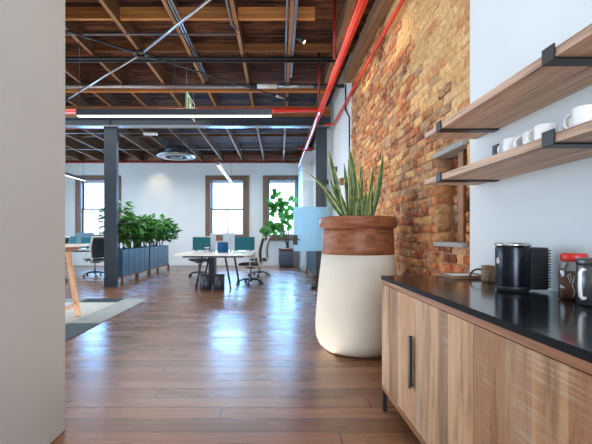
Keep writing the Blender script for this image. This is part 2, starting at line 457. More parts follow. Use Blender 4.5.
WINS = [(-7.58,-5.83),(-2.566,-.887),(-.35,1.135)]
ZW0, ZW1 = 1.01, 3.46
wb = MB(); holes = [(a+.17, min(b-.17, .99)) for a,b in WINS]
xs = XL
hz0, hz1 = ZW0+.10, ZW1-.17
for a, b in holes:
    wb.box((xs,YB,0),(a,YB+.3,3.95)); wb.box((a,YB,0),(b,YB+.3,hz0)); wb.box((a,YB,hz1),(b,YB+.3,3.95)); xs = b
wb.box((xs,YB,0),(1.7,YB+.3,3.95))
struct('wall_back', wb, MT['white_wall'])
struct('trim_1', MB().box((XL,YB,3.95),(1.7,YB+.3,ZC)), MT['brick_band'])
for i, ((a,b),(ha,hb)) in enumerate(zip(WINS, holes)):
    w = bpy.data.objects.new('window_%d' % (i+1), None); COL.objects.link(w); w.location = ((a+b)/2, YB, ZW0); w['kind'] = 'structure'
    fr = MB(); y0, y1 = YB-.045, YB-.001
    rr = min(b, 1.015)
    fr.box((a,y0,ZW0),(ha+.02,y1,ZW1), bev=.006).box((hb-.02,y0,ZW0),(rr,y1,ZW1), bev=.006)
    fr.box((ha+.02,y0,hz1-.02),(hb-.02,y1,ZW1), bev=.006)
    fr.box((a+.0,y0-.03,ZW0-.05),(rr,y1,ZW0), bev=.006).box((ha+.02,y0,ZW0),(hb-.02,y1,hz0))
    # reveals lined in wood
    fr.box((ha+.001,YB,hz0),(ha+.035,YB+.29,hz1)).box((hb-.035,YB,hz0),(hb-.001,YB+.29,hz1)).box((ha+.035,YB,hz1-.035),(hb-.035,YB+.29,hz1-.001)).box((ha+.035,YB,hz0+.001),(hb-.035,YB+.29,hz0+.03))
    f = struct('window_frame', fr, MT['casing'], w)
    A, B, Z0, Z1 = ha+.035, hb-.035, hz0+.03, hz1-.035
    zm = 2.17
    sa = MB(); t = .05
    for (q0, q1, yy) in ((Z0, zm+.03, YB+.13), (zm-.03, Z1, YB+.18)):
        sa.box((A,yy,q0),(A+t,yy+.045,q1)).box((B-t,yy,q0),(B,yy+.045,q1)).box((A+t,yy,q0),(B-t,yy+.045,q0+t)).box((A+t,yy,q1-t),(B-t,yy+.045,q1))
    xm = (A+B)/2
    sa.box((xm-.015,YB+.135,Z0+t),(xm+.015,YB+.17,zm-.02))
    s_ = struct('window_sash', sa, MT['sash'], w)
    struct('pane', MB().box((A+t,YB+.148,Z0+t),(B-t,YB+.152,zm-.02)).box((A+t,YB+.198,zm+.02),(B-t,YB+.202,Z1-t)), MT['pane'], w)

# brick stretch of the right wall with its niche
NY0, NY1, NZ0, NZ1 = 2.765, 3.26, 1.10, 1.78
BY0, BY1, BZ1 = 2.705, 6.75, ZC
core = MB()
XM = XW+.020
def mortar_sheet(mb, y0, y1, z0, z1, x=XM):
    ny = max(1, int((y1-y0)/.05)); nz = max(1, int((z1-z0)/.05)); vs = []; fs = []
    for j in range(nz+1):
        for i in range(ny+1):
            y = y0+(y1-y0)*i/ny; z = z0+(z1-z0)*j/nz
            edge = i in (0, ny) or j in (0, nz)
            vs.append((x+(0 if edge else noise.noise(Vector((y*9, z*9, 3)))*.012), y, z))
    for j in range(nz):
        for i in range(ny):
            a = j*(ny+1)+i; fs.append((a+1, a, a+ny+1, a+ny+2))
    mb.add(vs, fs, smooth=True)
mortar_sheet(core, BY0, BY1, 0, NZ0); mortar_sheet(core, BY0, BY1, NZ1+.045, BZ1)
mortar_sheet(core, BY0, NY0, NZ0, NZ1+.045); mortar_sheet(core, NY1, BY1, NZ0, NZ1+.045)
mortar_sheet(core, NY0, NY1, NZ0-.03, NZ1+.05, XW+.15)
core.box((XM+.02,BY0,0),(1.69,BY1,NZ0-.04)).box((XM+.02,BY0,NZ1+.05),(1.69,BY1,BZ1)).box((XM+.0,BY0,NZ0-.04),(1.69,NY0,NZ1+.05)).box((XM+.0,NY1,NZ0-.04),(1.69,BY1,NZ1+.05)).box((XW+.17,NY0,NZ0-.04),(1.69,NY1,NZ1+.05))
wall_brick = struct('wall_right_brick', core, MT['mortar'])
bk = MB(); rnd = random.Random(11)
BR = [s2l(c) for c in ((190,126,86),(200,138,94),(178,110,76),(210,156,108),(160,98,72),(206,162,118),(188,134,98),(150,98,78),(196,122,82),(184,150,124))]
TAN = [s2l(c) for c in ((224,184,132),(218,176,122),(228,190,140),(212,168,116),(222,180,128),(204,148,102))]
def one_brick(mb, y0, y1, z0, z1, xf, t, rough_=.006, back=.03, xr=None):
    nu, nv = 5, 3; vs = []; fs = []
    sk = rnd.uniform(-.006,.006)*(rough_/.006)
    for j in range(nv+1):
        for i in range(nu+1):
            u = i/nu; v = j/nv
            e = 0 if (0 < i < nu and 0 < j < nv) else 1
            y = y0+(y1-y0)*u+rnd.uniform(-.004,.004); z = z0+(z1-z0)*v+sk*(u-.5)*2+rnd.uniform(-.003,.003)
            vs.append((xf+rnd.uniform(-rough_,rough_)+e*.008, y, z))
    for j in range(nv):
        for i in range(nu):
            a = j*(nu+1)+i; fs.append((a+1, a, a+nu+1, a+nu+2))
    ring = [i for i in range(nu+1)]+[(j*(nu+1)+nu) for j in range(1,nv+1)]+[nv*(nu+1)+i for i in range(nu-1,-1,-1)]+[j*(nu+1) for j in range(nv-1,0,-1)]
    o = len(vs)
    for k in ring: vs.append((xf+back, vs[k][1], vs[k][2]))
    for k in range(len(ring)):
        a, b_ = ring[k], ring[(k+1)%len(ring)]; fs.append((a, b_, o+(k+1)%len(ring), o+k))
    mb.add(vs, fs, t, False)
course = .078
k = 0; z = .004
while z < BZ1-.05:
    y = BY0+.004-(.115 if k%2 else 0)*1.0
    z1 = min(z+course-.013, BZ1-.01)
    while y < BY1-.02:
        L = .222 if k%6 else .112
        L *= rnd.uniform(.93,1.05)
        a, b_ = max(y, BY0+.003), min(y+L-.012, BY1-.003); y += L
        if b_-a < .03: continue
        cy, cz = (a+b_)/2, (z+z1)/2
        segs = [(a,b_)]
        if cz > NZ0-.045 and cz < NZ1+.06:
            if b_ > NY0 and a < NY1:
                segs = []
                if a < NY0-.02: segs.append((a, NY0-.004))
                if b_ > NY1+.02: segs.append((NY1+.004, b_))
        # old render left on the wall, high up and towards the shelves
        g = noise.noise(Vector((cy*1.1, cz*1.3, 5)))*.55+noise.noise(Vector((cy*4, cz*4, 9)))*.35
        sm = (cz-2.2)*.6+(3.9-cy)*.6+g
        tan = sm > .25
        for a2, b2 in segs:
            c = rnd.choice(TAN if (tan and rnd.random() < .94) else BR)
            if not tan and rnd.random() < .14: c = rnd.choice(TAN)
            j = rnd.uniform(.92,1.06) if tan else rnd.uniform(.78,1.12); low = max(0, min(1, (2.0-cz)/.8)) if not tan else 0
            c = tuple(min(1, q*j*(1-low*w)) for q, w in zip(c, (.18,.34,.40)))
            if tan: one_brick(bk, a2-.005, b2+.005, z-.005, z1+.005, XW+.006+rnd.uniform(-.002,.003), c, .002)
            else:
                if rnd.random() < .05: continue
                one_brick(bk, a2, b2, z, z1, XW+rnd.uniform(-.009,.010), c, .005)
    z += course; k += 1
for kk in range(9):
    z = NZ0+.006+kk*.077
    if z > NZ1-.04: break
    sub = MB(); one_brick(sub, -.120, -.004, z, min(z+.066, NZ1-.002), 0, (1,1,1), .005, .02)
    c = tuple(q*.95 for q in rnd.choice(BR))
    # turned to face along the room, on the far side of the niche
    vs = [Vector((XW-v.y, NY1-.012+v.x, v.z)) for v in sub.v]
    bk.add(vs, sub.f, c)
# bricks at the back of the niche and round its edge
for kk in range(9):
    z = NZ0+.004+kk*.077
    if z > NZ1-.03: break
    for a, b_ in ((NY0+.005,NY0+.16),(NY0+.175,NY0+.38),(NY0+.39,NY1-.005)):
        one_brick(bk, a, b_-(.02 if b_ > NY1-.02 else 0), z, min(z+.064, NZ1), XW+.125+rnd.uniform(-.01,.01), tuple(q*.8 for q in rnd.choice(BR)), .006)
bk.build('brickwork', MT['brick'], wall_brick, world=True)
t = MB().box((XW-.02,NY0-.002,1.064),(XW+.14,NY1+.015,1.097), bev=.004).build('niche_sill', MT['stone_grey']); tag(t, 'grey concrete ledge at the foot of the brick wall niche', 'ledge', kind='thing')
t = MB().box((XW-.018,NY0-.002,1.785),(XW+.14,NY1+.015,1.828), bev=.004).build('niche_lintel', MT['stone_grey']); tag(t, 'grey concrete slab over the brick wall niche, between the two shelves', 'ledge', kind='thing')
wf = MB().box((1.405,2.905,1.10),(1.43,2.985,1.78), bev=.004).box((1.43,2.905,1.10),(1.465,2.925,1.78)).box((1.43,2.965,1.10),(1.465,2.985,1.78))
tag(wf.build('wooden_batten', MT['gold']), 'upright wooden batten standing inside the brick niche', 'batten', kind='thing')

# ------------------------------------------------------------------ ceiling timbers
JB = .018; JW = .05; JZ0 = 4.0
JP = [348.8, 290.2, 229, 161.1, 98, 33.5, -29.7, -93, -157, -221, -285, -349]
JA = [(p-279)*4.78/395 for p in JP]
rj = random.Random(3)
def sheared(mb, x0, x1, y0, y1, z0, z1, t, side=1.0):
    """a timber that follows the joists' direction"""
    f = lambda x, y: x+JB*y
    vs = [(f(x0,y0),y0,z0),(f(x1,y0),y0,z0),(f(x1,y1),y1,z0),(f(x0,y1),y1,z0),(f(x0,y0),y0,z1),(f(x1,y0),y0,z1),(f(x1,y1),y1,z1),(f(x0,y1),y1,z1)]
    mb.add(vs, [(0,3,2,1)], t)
    d = tuple(q*side for q in t)                     # shade painted into the flanks, light into the undersides
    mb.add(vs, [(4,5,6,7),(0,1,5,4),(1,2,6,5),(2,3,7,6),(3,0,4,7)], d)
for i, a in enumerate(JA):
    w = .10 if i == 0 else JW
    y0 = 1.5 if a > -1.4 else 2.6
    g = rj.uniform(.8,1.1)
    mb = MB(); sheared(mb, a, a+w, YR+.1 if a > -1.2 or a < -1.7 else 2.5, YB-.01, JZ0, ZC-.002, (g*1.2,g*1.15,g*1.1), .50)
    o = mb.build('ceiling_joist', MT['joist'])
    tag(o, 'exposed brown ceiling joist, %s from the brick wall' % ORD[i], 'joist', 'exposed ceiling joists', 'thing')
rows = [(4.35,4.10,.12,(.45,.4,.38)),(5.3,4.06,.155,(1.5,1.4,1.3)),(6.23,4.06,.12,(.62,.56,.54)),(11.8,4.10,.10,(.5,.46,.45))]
RN = ['nearest the camera','pale and bright, second row','third row','fourth row, beyond the steel beam','fifth row','sixth row, near the back wall']
for r, (Y, z, h, c) in enumerate(rows):
    for i in range(0, len(JA)-1):
        xr = JA[i]; xl = JA[i+1]+JW
        if (Y < 5 and i > 6) or (r == 2 and i > 3 and i % 2): continue
        if i == 0:
            if Y > 5.9: pass
            else:
                xr = JA[1]+JW+ (.30 if r == 1 else .5)
                
        g = rj.uniform(.85,1.12); mb = MB()
        sheared(mb, xl+.002, xr-.002, Y, Y+.05, z, z+h, tuple(q*g for q in c))
        o = mb.build('ceiling_blocking', MT['blocking'])
        tag(o, 'timber blocking, row %s, between %s and %s joists from brick wall' % (['nearest camera','two, pale','three','four, beyond the beam'][r], ORD[i], ORD[i+1]), 'blocking', 'timber blocking between the joists', 'thing')
tag(MB().box((1.222,1.0,3.75),(XW-.012,6.74,3.93), (.9,.88,.85), bev=.004).build('ceiling_wall_plate', MT['joist']), 'long brown timber plate along top of the brick wall', 'timber', kind='thing')
tag(MB().box((-8.9,7.58,3.918),(1.1,7.66,3.998), (1.3,1.15,1.0)).build('ceiling_batten', MT['blocking']), 'orange timber batten crossing under the joists behind the silver pipe', 'timber', kind='thing')
tag(MB().box((-8.9,8.70,3.766),(1.30,8.86,3.997), (.9,.75,.65)).build('ceiling_header', MT['blocking']), 'brown timber header lying on top of the dark steel beam', 'timber', kind='thing')

# ------------------------------------------------------------------ steel frame
t = thing('steel_beam', 'long dark steel beam crossing the room on two columns', 'beam', (-3.85,8.78,3.55))
b = MB().box((-8.95,8.74,3.575),(1.30,8.79,3.745)).box((-8.95,8.68,3.725),(1.30,8.85,3.762)).box((-8.95,8.68,3.5745),(1.30,8.70,3.58))
for x in (-3.59, 1.1): b.box((x-.006,8.685,3.585),(x+.006,8.7545,3.725))
b.build('web', MT['steel'], t, world=True)
MB().box((-8.95,8.68,3.552),(1.30,8.85,3.574)).build('bottom_flange', MT['flange'], t, world=True)
def column(x0, x1, label):
    xc = (x0+x1)/2
    t = thing('steel_column', label, 'column', (xc,8.85,0))
    MB().box((x0,8.77,.012),(x1,8.783,3.535)).box((x0,8.857,.012),(x1,8.87,3.535)).box((x0+.02,8.783,.012),(x1-.008,8.857,3.535)).build('shaft', MT['steel'], t, world=True)
    MB().box((x0-.015,8.755,0),(x1+.015,8.885,.012), bev=.002).build('base_plate', MT['steel'], t, world=True)
    MB().box((x0-.01,8.76,3.535),(x1+.01,8.88,3.55)).build('cap_plate', MT['steel'], t, world=True)
column(-3.73,-3.446, 'dark steel column beside the navy planter row')
column(.98,1.22, 'dark steel column behind the frosted glass door')

# ------------------------------------------------------------------ pipes
def pipe(name, pts, r, mat, label, joints=(), cat='pipe'):
    m = MB().tube(pts, r, 14)
    for (p, q) in joints: m.tube([p, q], r*1.22, 14)
    o = m.build(name, mat); return tag(o, label, cat, kind='thing')
PX, PZ = .897, 3.46
t = thing('sprinkler_pipe', 'thick bright red sprinkler pipe running the length of the ceiling', 'pipe', (PX,8,PZ-.05))
MB().tube([(PX,2.6,PZ),(PX,13.25,PZ)], .047, 20).build('main_run', MT['red_pipe'], t, world=True)
j = MB()
for y, l_ in ((7.27,.12),(10.6,.07)):
    MB().tube([(PX,y-l_,PZ),(PX,y+l_,PZ)], .060, 20).build('coupling', MT['red_pipe'], t, world=True)
MB().tube([(-4.6,7.27,3.42),(-.1,7.27,3.455),(PX-.05,7.27,3.46)], .045, 16).build('cross_branch', MT['red_pipe'], t, world=True)
for yy, xx in ((5.2,.825),(6.72,.80)):
    MB().tube([(xx,yy,PZ+.01),(xx,yy,ZC-.01)], .021, 12).build('riser', MT['red_dark'], t, world=True)
pipe('wall_mounted_pipe', [(1.303,1.6,3.50),(1.303,8.3,3.50),(1.24,8.38,3.50),(1.10,8.38,3.50)], .02, MT['red_pipe'], 'thin red pipe fixed along the top of the brick wall')
pipe('ceiling_line_pipe', [(-8.9,15.16,3.96),(.95,15.16,3.96)], .03, MT['red_dark'], 'dull red pipe along the top of the back wall')
pipe('ceiling_branch_pipe', [(-8.9,9.12,3.62),(-3.55,9.12,3.62)], .022, MT['red_dark'], 'thin red pipe just behind the steel beam near the far wall')
t = pipe('ceiling_drop_pipe', [(.84,12.4,3.98),(.84,12.4,3.88),(1.33,12.4,3.88)], .045, MT['red_dark'], 'short red pipe turning into the side wall beyond the column')
t = thing('ceiling_duct_pipe', 'silver insulated pipe crossing under the joists, dark at its right end', 'pipe', (-3,7.42,3.91))
MB().tube([(-8.9,7.42,3.955),(-.42,7.42,3.955)], .042, 16).tube([(.10,7.42,3.955),(.78,7.42,3.955)], .038, 16).build('silver_run', MT['galv'], t, world=True)
MB().tube([(-.42,7.42,3.955),(-.28,7.42,3.955)], .043, 16).build('dark_sleeve', MT['darkpipe'], t, world=True)
MB().tube([(.78,7.42,3.955),(1.345,7.42,3.955)], .036, 16).build('dark_sleeve', MT['darkpipe'], t, world=True)
MB().tube([(-.28,7.42,3.955),(.10,7.42,3.955)], .044, 16).build('white_tag', MT['paper'], t, world=True)
pipe('ceiling_conduit', [(-8.9,5.49,3.945),(-.47,5.49,3.945)], .013, MT['conduit'], 'thin grey conduit crossing under the joists above the rods', cat='conduit')
pipe('ceiling_cable_tray', [(-8.9,6.25,3.955),(1.2,6.25,3.955)], .026, MT['darkpipe'], 'black pipe crossing under the joists just beyond the brace ring')
pipe('ceiling_cable_tray', [(-8.9,6.37,3.96),(1.2,6.37,3.96)], .020, MT['darkpipe'], 'thinner black pipe beside the crossing black pipe')
def jl(a, Y): return a+JB*Y
a = JA[1]
pipe('ceiling_conduit', [(jl(a,Y)-.035,Y,3.985) for Y in (2.5,5.3)]+[(jl(a,8)-.035,7.3,3.985)], .014, MT['conduit'], 'grey conduit running beside the second joist from the brick wall', cat='conduit')
mb = MB(); sheared(mb, a+.056, a+.095, 2.5, 7.1, 3.984, 3.997, (1,1,1)); tag(mb.build('ceiling_cable_channel', MT['conduit']), 'flat blue-grey cable channel beside the spotlight', 'channel', kind='thing')
a = JA[2]
pipe('ceiling_conduit', [(jl(a,2.5)-.03,2.5,3.98),(jl(a,5.3)-.03,5.3,3.98),(jl(a,5.42)+.03,5.42,3.975)], .015, MT['conduit'], 'grey conduit along the third joist from the brick wall', cat='conduit')
a = JA[3]
for dx, lb in ((.075,'the one nearer the wood'),(.115,'the one farther from the wood')):
    pipe('ceiling_conduit', [(jl(a,2.5)+dx,2.5,4.02),(jl(a,7.3)+dx,7.3,4.02)], .014, MT['galv'], 'silver flexible cable along the fourth joist, %s' % lb, cat='cable')
pipe('wall_mounted_conduit', [(1.340,7.2,3.9),(1.340,7.2,3.44),(1.340,6.85,3.2),(1.340,6.85,1.3)], .012, MT['black'], 'black conduit stepping down the white wall beside the brick', cat='conduit')
for (Y, zz, lab) in ((12.9,3.96,'thin grey conduit crossing near the back wall'),(10.9,3.97,'thin grey conduit crossing just beyond the steel beam')):
    pipe('ceiling_conduit', [(-8.9,Y,zz),(.8,Y,zz)], .012, MT['conduit'], lab, cat='conduit')

# cross brace of tension rods
ZR = 3.87
def R(px, py):
    Y = F*(ZR-H)/(CYP-py); return Vector(((px-CXP)*Y/F, Y, ZR))
hub = R(141,54)
t = thing('tension_brace', 'crossed steel tension rods joined by a ring under the joists', 'brace', (hub.x,hub.y,ZR-.03))
A1 = R(208.5,0); A1 = hub+(A1-hub)*1.25; A2 = R(68,99); B1 = R(65,30.4); B1 = hub+(B1-hub)*1.5; B2 = R(287,99)
for p, mat, r in ((A1,'galv',.02),(A2,'galv',.017),(B1,'darkpipe',.016),(B2,'darkpipe',.014)):
    d = (p-hub).normalized()
    MB().tube([hub+d*.085, p], r, 10).build('rod', MT[mat], t, world=True)
ring = MB()
pts = [hub+Vector((.085*math.cos(q), .085*math.sin(q), 0)) for q in [2*PI*k/24 for k in range(25)]]
ring.tube(pts, .026, 10, cap=False)
ring.build('ring', MT['black'], t, world=True)
d = (B2-hub).normalized()
MB().tube([B2-d*.3, B2-d*.05], .03, 10).build('turnbuckle', MT['galv'], t, world=True)
for p in (A2, B2):
    MB().box((p.x-.09,p.y-.02,ZR-.035),(p.x+.05,p.y+.05,ZR+.04), bev=.005).build('end_bracket', MT['darkpipe'], t, world=True)

# ------------------------------------------------------------------ ceiling fittings
def spot(p, aim, label):
    t = thing('ceiling_spotlight', label, 'spotlight', p)
    MB().tube([(0,0,.15),(0,0,.02)], .012, 8).build('stem', MT['black'], t)
    d = (Vector(aim)-Vector(p)).normalized()
    MB().tube([-d*.06, d*.07], .032, 14).build('lamp_body', MT['black'], t)
    MB().tube([d*.071, d*.075], .026, 14).build('lens', MT['lamp_warm'], t)
    return Vector(p)+d*.085, d
sp1 = spot((.39,5.45,3.86), (1.2,5.3,3.2), 'small black spotlight hanging from the second joist, pointing at the brick')
# linear pendants
def pendant_x(x0, x1, Y, z0, z1, dep, label):
    t = thing('pendant_light', label, 'light', ((x0+x1)/2, Y, z0))
    MB().box((x0,Y,z0+.004),(x1,Y+dep,z1)).build('housing', MT['steel'], t, world=True)
    MB().box((x0+.01,Y+.006,z0-.004),(x1-.01,Y+dep-.006,z0+.004)).build('diffuser', MT['led'], t, world=True)
    for x in (x0+.03, (x0+x1)/2-.0, x1-.03):
        MB().tube([(x,Y+dep/2,z1),(x,Y+dep/2,ZC-.005 if x < x1-.1 or True else 4)], .0028, 6).build('cable', MT['black'], t, world=True)
pendant_x(-2.79,.0,5.62,2.86,2.955,.085, 'long dark linear pendant light glowing in front of the steel beam')
def pendant_y(x, y0, y1, z, label):
    t = thing('pendant_light', label, 'light', (x,(y0+y1)/2,z))
    MB().box((x-.04,y0,z+.004),(x+.04,y1,z+.09)).build('housing', MT['steel'], t, world=True)
    MB().box((x-.034,y0+.01,z-.004),(x+.034,y1-.01,z+.004)).build('diffuser', MT['led'], t, world=True)
    for y in (y0+.1, y1-.1):
        MB().tube([(x,y,z+.09),(x,y,ZC-.005)], .004, 6).build('cable', MT['black'], t, world=True)
pendant_y(-1.42,10.4,13.8,3.0, 'slim pendant light over the centre desk, in front of window')
pendant_y(-6.35,12.0,13.4,3.0, 'slim pendant light over the far desk beside the foreground wall')
# round ceiling unit
c = W(176.2,157.4,12.0)
t = thing('ceiling_air_unit', 'round dark ceiling air unit with pale rings', 'air unit', (c.x,c.y,c.z))
MB().lathe([(.36,.081),(.36,.28),(.30,.31)], 40).build('body', MT['steel'], t)
MB().lathe([(.50,.0),(.565,.01),(.58,.045),(.53,.08),(.36,.08)], 48).build('outer_ring', MT['galv'], t)
MB().lathe([(0,.012),(.49,.02),(.50,.03)], 48).build('dark_face', MT['black'], t)
MB().lathe([(.30,.0),(.34,-.012),(.39,-.008),(.41,.012),(.30,.012)], 48).build('inner_ring', MT['galv'], t)
MB().lathe([(.0,-.02),(.15,-.015),(.19,.0),(.19,.010),(0,.010)], 32).build('centre_cap', MT['conduit'], t)
for q in range(4):
    x, y = .42*math.cos(q*PI/2+.6), .42*math.sin(q*PI/2+.6)
    MB().tube([(x,y,.06),(x,y,ZC-c.z-.005)], .008, 6).build('hanger', MT['black'], t)
MB().box((-.5,-.12,.12),(-.37,.12,.26)).build('motor_box', MT['black'], t)
c = W(150.5,135,10.0)
t = thing('ceiling_emergency_light', 'small white emergency light under the joists beyond the beam', 'light', (c.x,c.y,c.z))
MB().box((-.17,-.05,0),(.17,.05,.06), bev=.012).build('housing', MT['porcelain'], t)
MB().tube([(0,0,.06),(0,0,.26)], .008, 6).build('stem', MT['black'], t)
# exit sign, in the plane of the corridor
xs_ = -1.393
t = thing('exit_sign', 'hanging green exit sign with running figure and arrow', 'sign', (xs_,6.7,3.19))
MB().box((xs_-.012,6.4,3.17),(xs_+.012,6.85,3.49)).build('panel', MT['green_sign'], t, world=True)
sg = MB(); xe0, xe1 = xs_+.0125, xs_+.0145
def sb(y0, y1, z0, z1): sg.box((xe0,y0,z0),(xe1,y1,z1))
# frame line, door, running figure, arrow
sb(6.41,7.04,3.475,3.485); sb(6.41,7.04,3.175,3.185); sb(6.41,6.42,3.185,3.475); sb(7.03,7.04,3.185,3.475)
sb(6.46,6.475,3.20,3.45); sb(6.46,6.60,3.44,3.455); sb(6.585,6.60,3.20,3.44)
def limb(p, q, w=.016):
    p = Vector((xe0,*p)); q = Vector((xe0,*q)); d = (q-p).normalized(); n = Vector((0,-d.z,d.y))*w
    o = Vector((.002,0,0)); vs = [p+n, q+n, q-n, p-n]; vs = vs+[v+o for v in vs]
    sg.add(vs, [(0,1,2,3),(4,7,6,5),(0,4,5,1),(1,5,6,2),(2,6,7,3),(3,7,4,0)])
limb((6.70,3.38),(6.67,3.29),.022); limb((6.67,3.29),(6.62,3.26)); limb((6.62,3.26),(6.63,3.21),.012); limb((6.67,3.29),(6.72,3.25)); limb((6.72,3.25),(6.77,3.24),.012)
limb((6.70,3.37),(6.64,3.35),.010); limb((6.70,3.37),(6.76,3.33),.010); sb(6.685,6.725,3.395,3.435)
limb((6.84,3.33),(6.99,3.33),.018); limb((6.84,3.33),(6.90,3.40),.014); limb((6.84,3.33),(6.90,3.26),.014)
sg.build('exit_symbol', MT['white_sign'], t, world=True)
MB().tube([(xs_,6.45,3.49),(xs_,6.45,ZC-.005)], .003, 6).tube([(xs_,7.0,3.49),(xs_,7.0,ZC-.005)], .003, 6).build('cable', MT['conduit'], t, world=True)

# ------------------------------------------------------------------ wall shelves
def wall_shelf(z0, label, lip):
    t = thing('wall_shelf', label, 'shelf', (1.18,1.6,z0))
    bd = MB(); x0 = 1.01
    n = 7; w = (XW-.002-x0)/n
    for i in range(n):
        bd.box((x0+i*w, .55, z0+.0), (x0+(i+1)*w-.0006, 2.612, z0+.034), bev=.0008)
    bd.build('board', MT['shelf_wood'], t, world=True)
    for (a, b_) in ((1.405,1.47),(2.35,2.415),(.62,.68)):
        m = MB().box((x0-.006,a,z0-.008),(XW-.003,b_,z0-.001), bev=.001)
        m.box((x0-.008,a,z0-.008),(x0-.001,b_,z0+.050), bev=.002)
        m.box((XW-.009,a,z0+.036),(XW-.002,b_,z0+lip), bev=.001)
        m.tube([(XW-.010,(a+b_)/2,z0+lip-.04),(XW-.013,(a+b_)/2,z0+lip-.04)], .006, 10)
        m.build('bracket', MT['black'], t, world=True)
wall_shelf(1.787, 'upper wooden wall shelf with black steel brackets, nothing standing on it', .045)
wall_shelf(1.482, 'lower wooden wall shelf with black brackets carrying white mugs', .215)
ZS = 1.482+.0345
def mug():
    t = thing('mug', '', 'mug', (0,0,0), 0, 'white mugs on the lower shelf')
    prof = [(.028,0),(.032,.003),(.039,.03),(.042,.080),(.0405,.082),(.039,.080),(.036,.03),(.027,.008),(.0,.008)]
    MB().lathe(prof, 28).build('cup', MT['porcelain'], t)
    pts = [(.038,0,.074)]+[(.044+.028*math.sin(q), 0, .045+.029*math.cos(q)) for q in [PI*k/10 for k in range(11)]]+[(.036,0,.018)]
    MB().tube(pts, .005, 8).build('handle', MT['porcelain'], t)
    return t
m0 = mug()
spots_ = [(1.12,1.84,112,'farthest from the camera'),(1.135,1.715,135,'second from its far end'),
          (1.115,1.61,118,'just beyond the near steel bracket'),(1.24,1.66,95,'against the wall, behind the one at the near bracket'),(1.175,1.50,105,'second nearest the camera'),(1.10,1.385,108,'nearest the camera')]
for i, (x, y, a_, l) in enumerate(spots_):
    lab = 'white mug on the lower shelf, '+l
    if i == 0: m0.location = (x,y,ZS); m0.rotation_euler.z = math.radians(a_); m0['label'] = lab
    else: dup(m0, (x,y,ZS), math.radians(a_), lab)

# ------------------------------------------------------------------ sideboard
fx = lambda Y: .722
ZT = .885
t = thing('sideboard', 'long reclaimed wood sideboard with black worktop along the white wall', 'sideboard', (1.02,1.4,0))
Y0, Y1 = .15, 2.612
def slab(y0, y1, d0, z0, z1, xb=XW-.004, tt=(1,1,1), mb=None):
    mb = mb or MB(); mb.prism([(fx(y0)+d0,y0),(xb,y0),(xb,y1),(fx(y1)+d0,y1)], z0, z1, tt); return mb
slab(Y0, Y1-.003, .003, ZT-.024, ZT).build('worktop', MT['counter'], t, world=True)
MB().box((.722,Y0,ZT-.024),(.7248,Y1,ZT-.0006)).box((.7248,Y1-.0028,ZT-.024),(XW-.004,Y1,ZT-.0006)).build('worktop_edge', MT['edge'], t, world=True)
slab(Y0, Y1-.004, .002, ZT-.051, ZT-.0245).build('top_rail', MT['band'], t, world=True)
slab(Y0, Y1-.012, .03, .169, ZT-.0515).build('carcass', MT['black'], t, world=True)
slab(Y0, Y1-.004, .003, .140, .168).build('bottom_rail', MT['band'], t, world=True)
slab(Y1-.0115, Y1-.002, .03, .1695, ZT-.052, tt=(.9,.85,.8)).build('end_panel', MT['reclaimed'], t, world=True)
seams = [2.606,2.446,2.28,2.228,2.0,1.852,1.714,1.633,1.424,1.232,1.102,.967,.83,.66,.52,.36,.15]
PT = [(1.0,.93,.84),(.68,.56,.46),(1.05,1.04,1.04),(1.0,.86,.70),(1.08,1.08,1.10),(1.0,.92,.82),(.62,.55,.52),(1.1,1.0,.88),(.74,.58,.46),(.80,.72,.66),(.96,.84,.70),(.72,.54,.43),(1,.95,.9),(.9,.84,.8),(1.05,1,.95),(.95,.85,.8)]
doors = [(0,4),(4,8),(8,12),(12,16)]
for (i0, i1) in doors:
    dm = MB()
    for i in range(i0, i1):
        a, b_ = seams[i+1]+(.0025 if i == i1-1 else .0004), seams[i]-(.0025 if i == i0 else .0004)
        dm.prism([(fx(a)+.003+.001*(i%2),a),(fx(a)+.029,a),(fx(b_)+.029,b_),(fx(b_)+.003+.001*(i%2),b_)], .172, ZT-.055, PT[i])
    d = dm.build('door', MT['reclaimed'], t, world=True)
    if i0 == 0:
        hx = fx(2.05)-.021
        hm = MB().box((hx,2.012,.365),(hx+.004,2.042,.632), bev=.001).box((hx,2.038,.365),(hx+.0235,2.042,.632), bev=.001)
        h_ = hm.build('handle', MT['black'], d, world=True); h_['label'] = 'upright black metal door handle'
for (y, dx) in ((2.576,.006),(.25,.006),(2.566,.60),(.25,.60)):
    x = fx(y)+dx-.003
    MB().box((x,y,0),(x+.026,y+.026,.1395), bev=.002).build('leg', MT['black'], t, world=True)

# ------------------------------------------------------------------ things on the worktop
ZT += .0005
# capsule machine: round drum with a ribbed block behind it
mc = Vector((1.148,1.885,ZT))
t = thing('coffee_machine', 'black drum-shaped coffee machine with ribbed back on the worktop', 'coffee machine', mc)
MB().lathe([(.076,0),(.082,.004),(.086,.02),(.086,.026)], 48).build('foot', MT['black_plastic'], t)
MB().lathe([(.086,.026),(.087,.03),(.087,.205),(.084,.212)], 48).build('drum', MT['machine'], t)
MB().lathe([(.080,.212),(.089,.214),(.091,.221),(.088,.227),(.078,.229),(.074,.222),(.0,.222)], 48).build('lid', MT['chrome'], t)
t.scale = (.84,.84,1)
rb = MB().box((.06,-.058,.012),(.168,.07,.208), bev=.006)
for k_ in range(14):
    z = .022+k_*.0130
    rb.box((.080,-.064,z),(.173,-.05,z+.0065), bev=.001)
    rb.box((.16,-.052,z),(.173,.062,z+.0065), bev=.001)
rb.build('ribbed_housing', MT['black_plastic'], t)
aa = math.radians(188)
bdM = Matrix.Translation((.087*math.cos(aa), .087*math.sin(aa), .145)) @ Matrix.Rotation(aa, 4, 'Z') @ Matrix.Rotation(PI/2, 4, 'Y')
MB().lathe([(.016,-.002),(.016,.003),(.0,.003)], 24, M=bdM).build('badge', MT['black_plastic'], t)
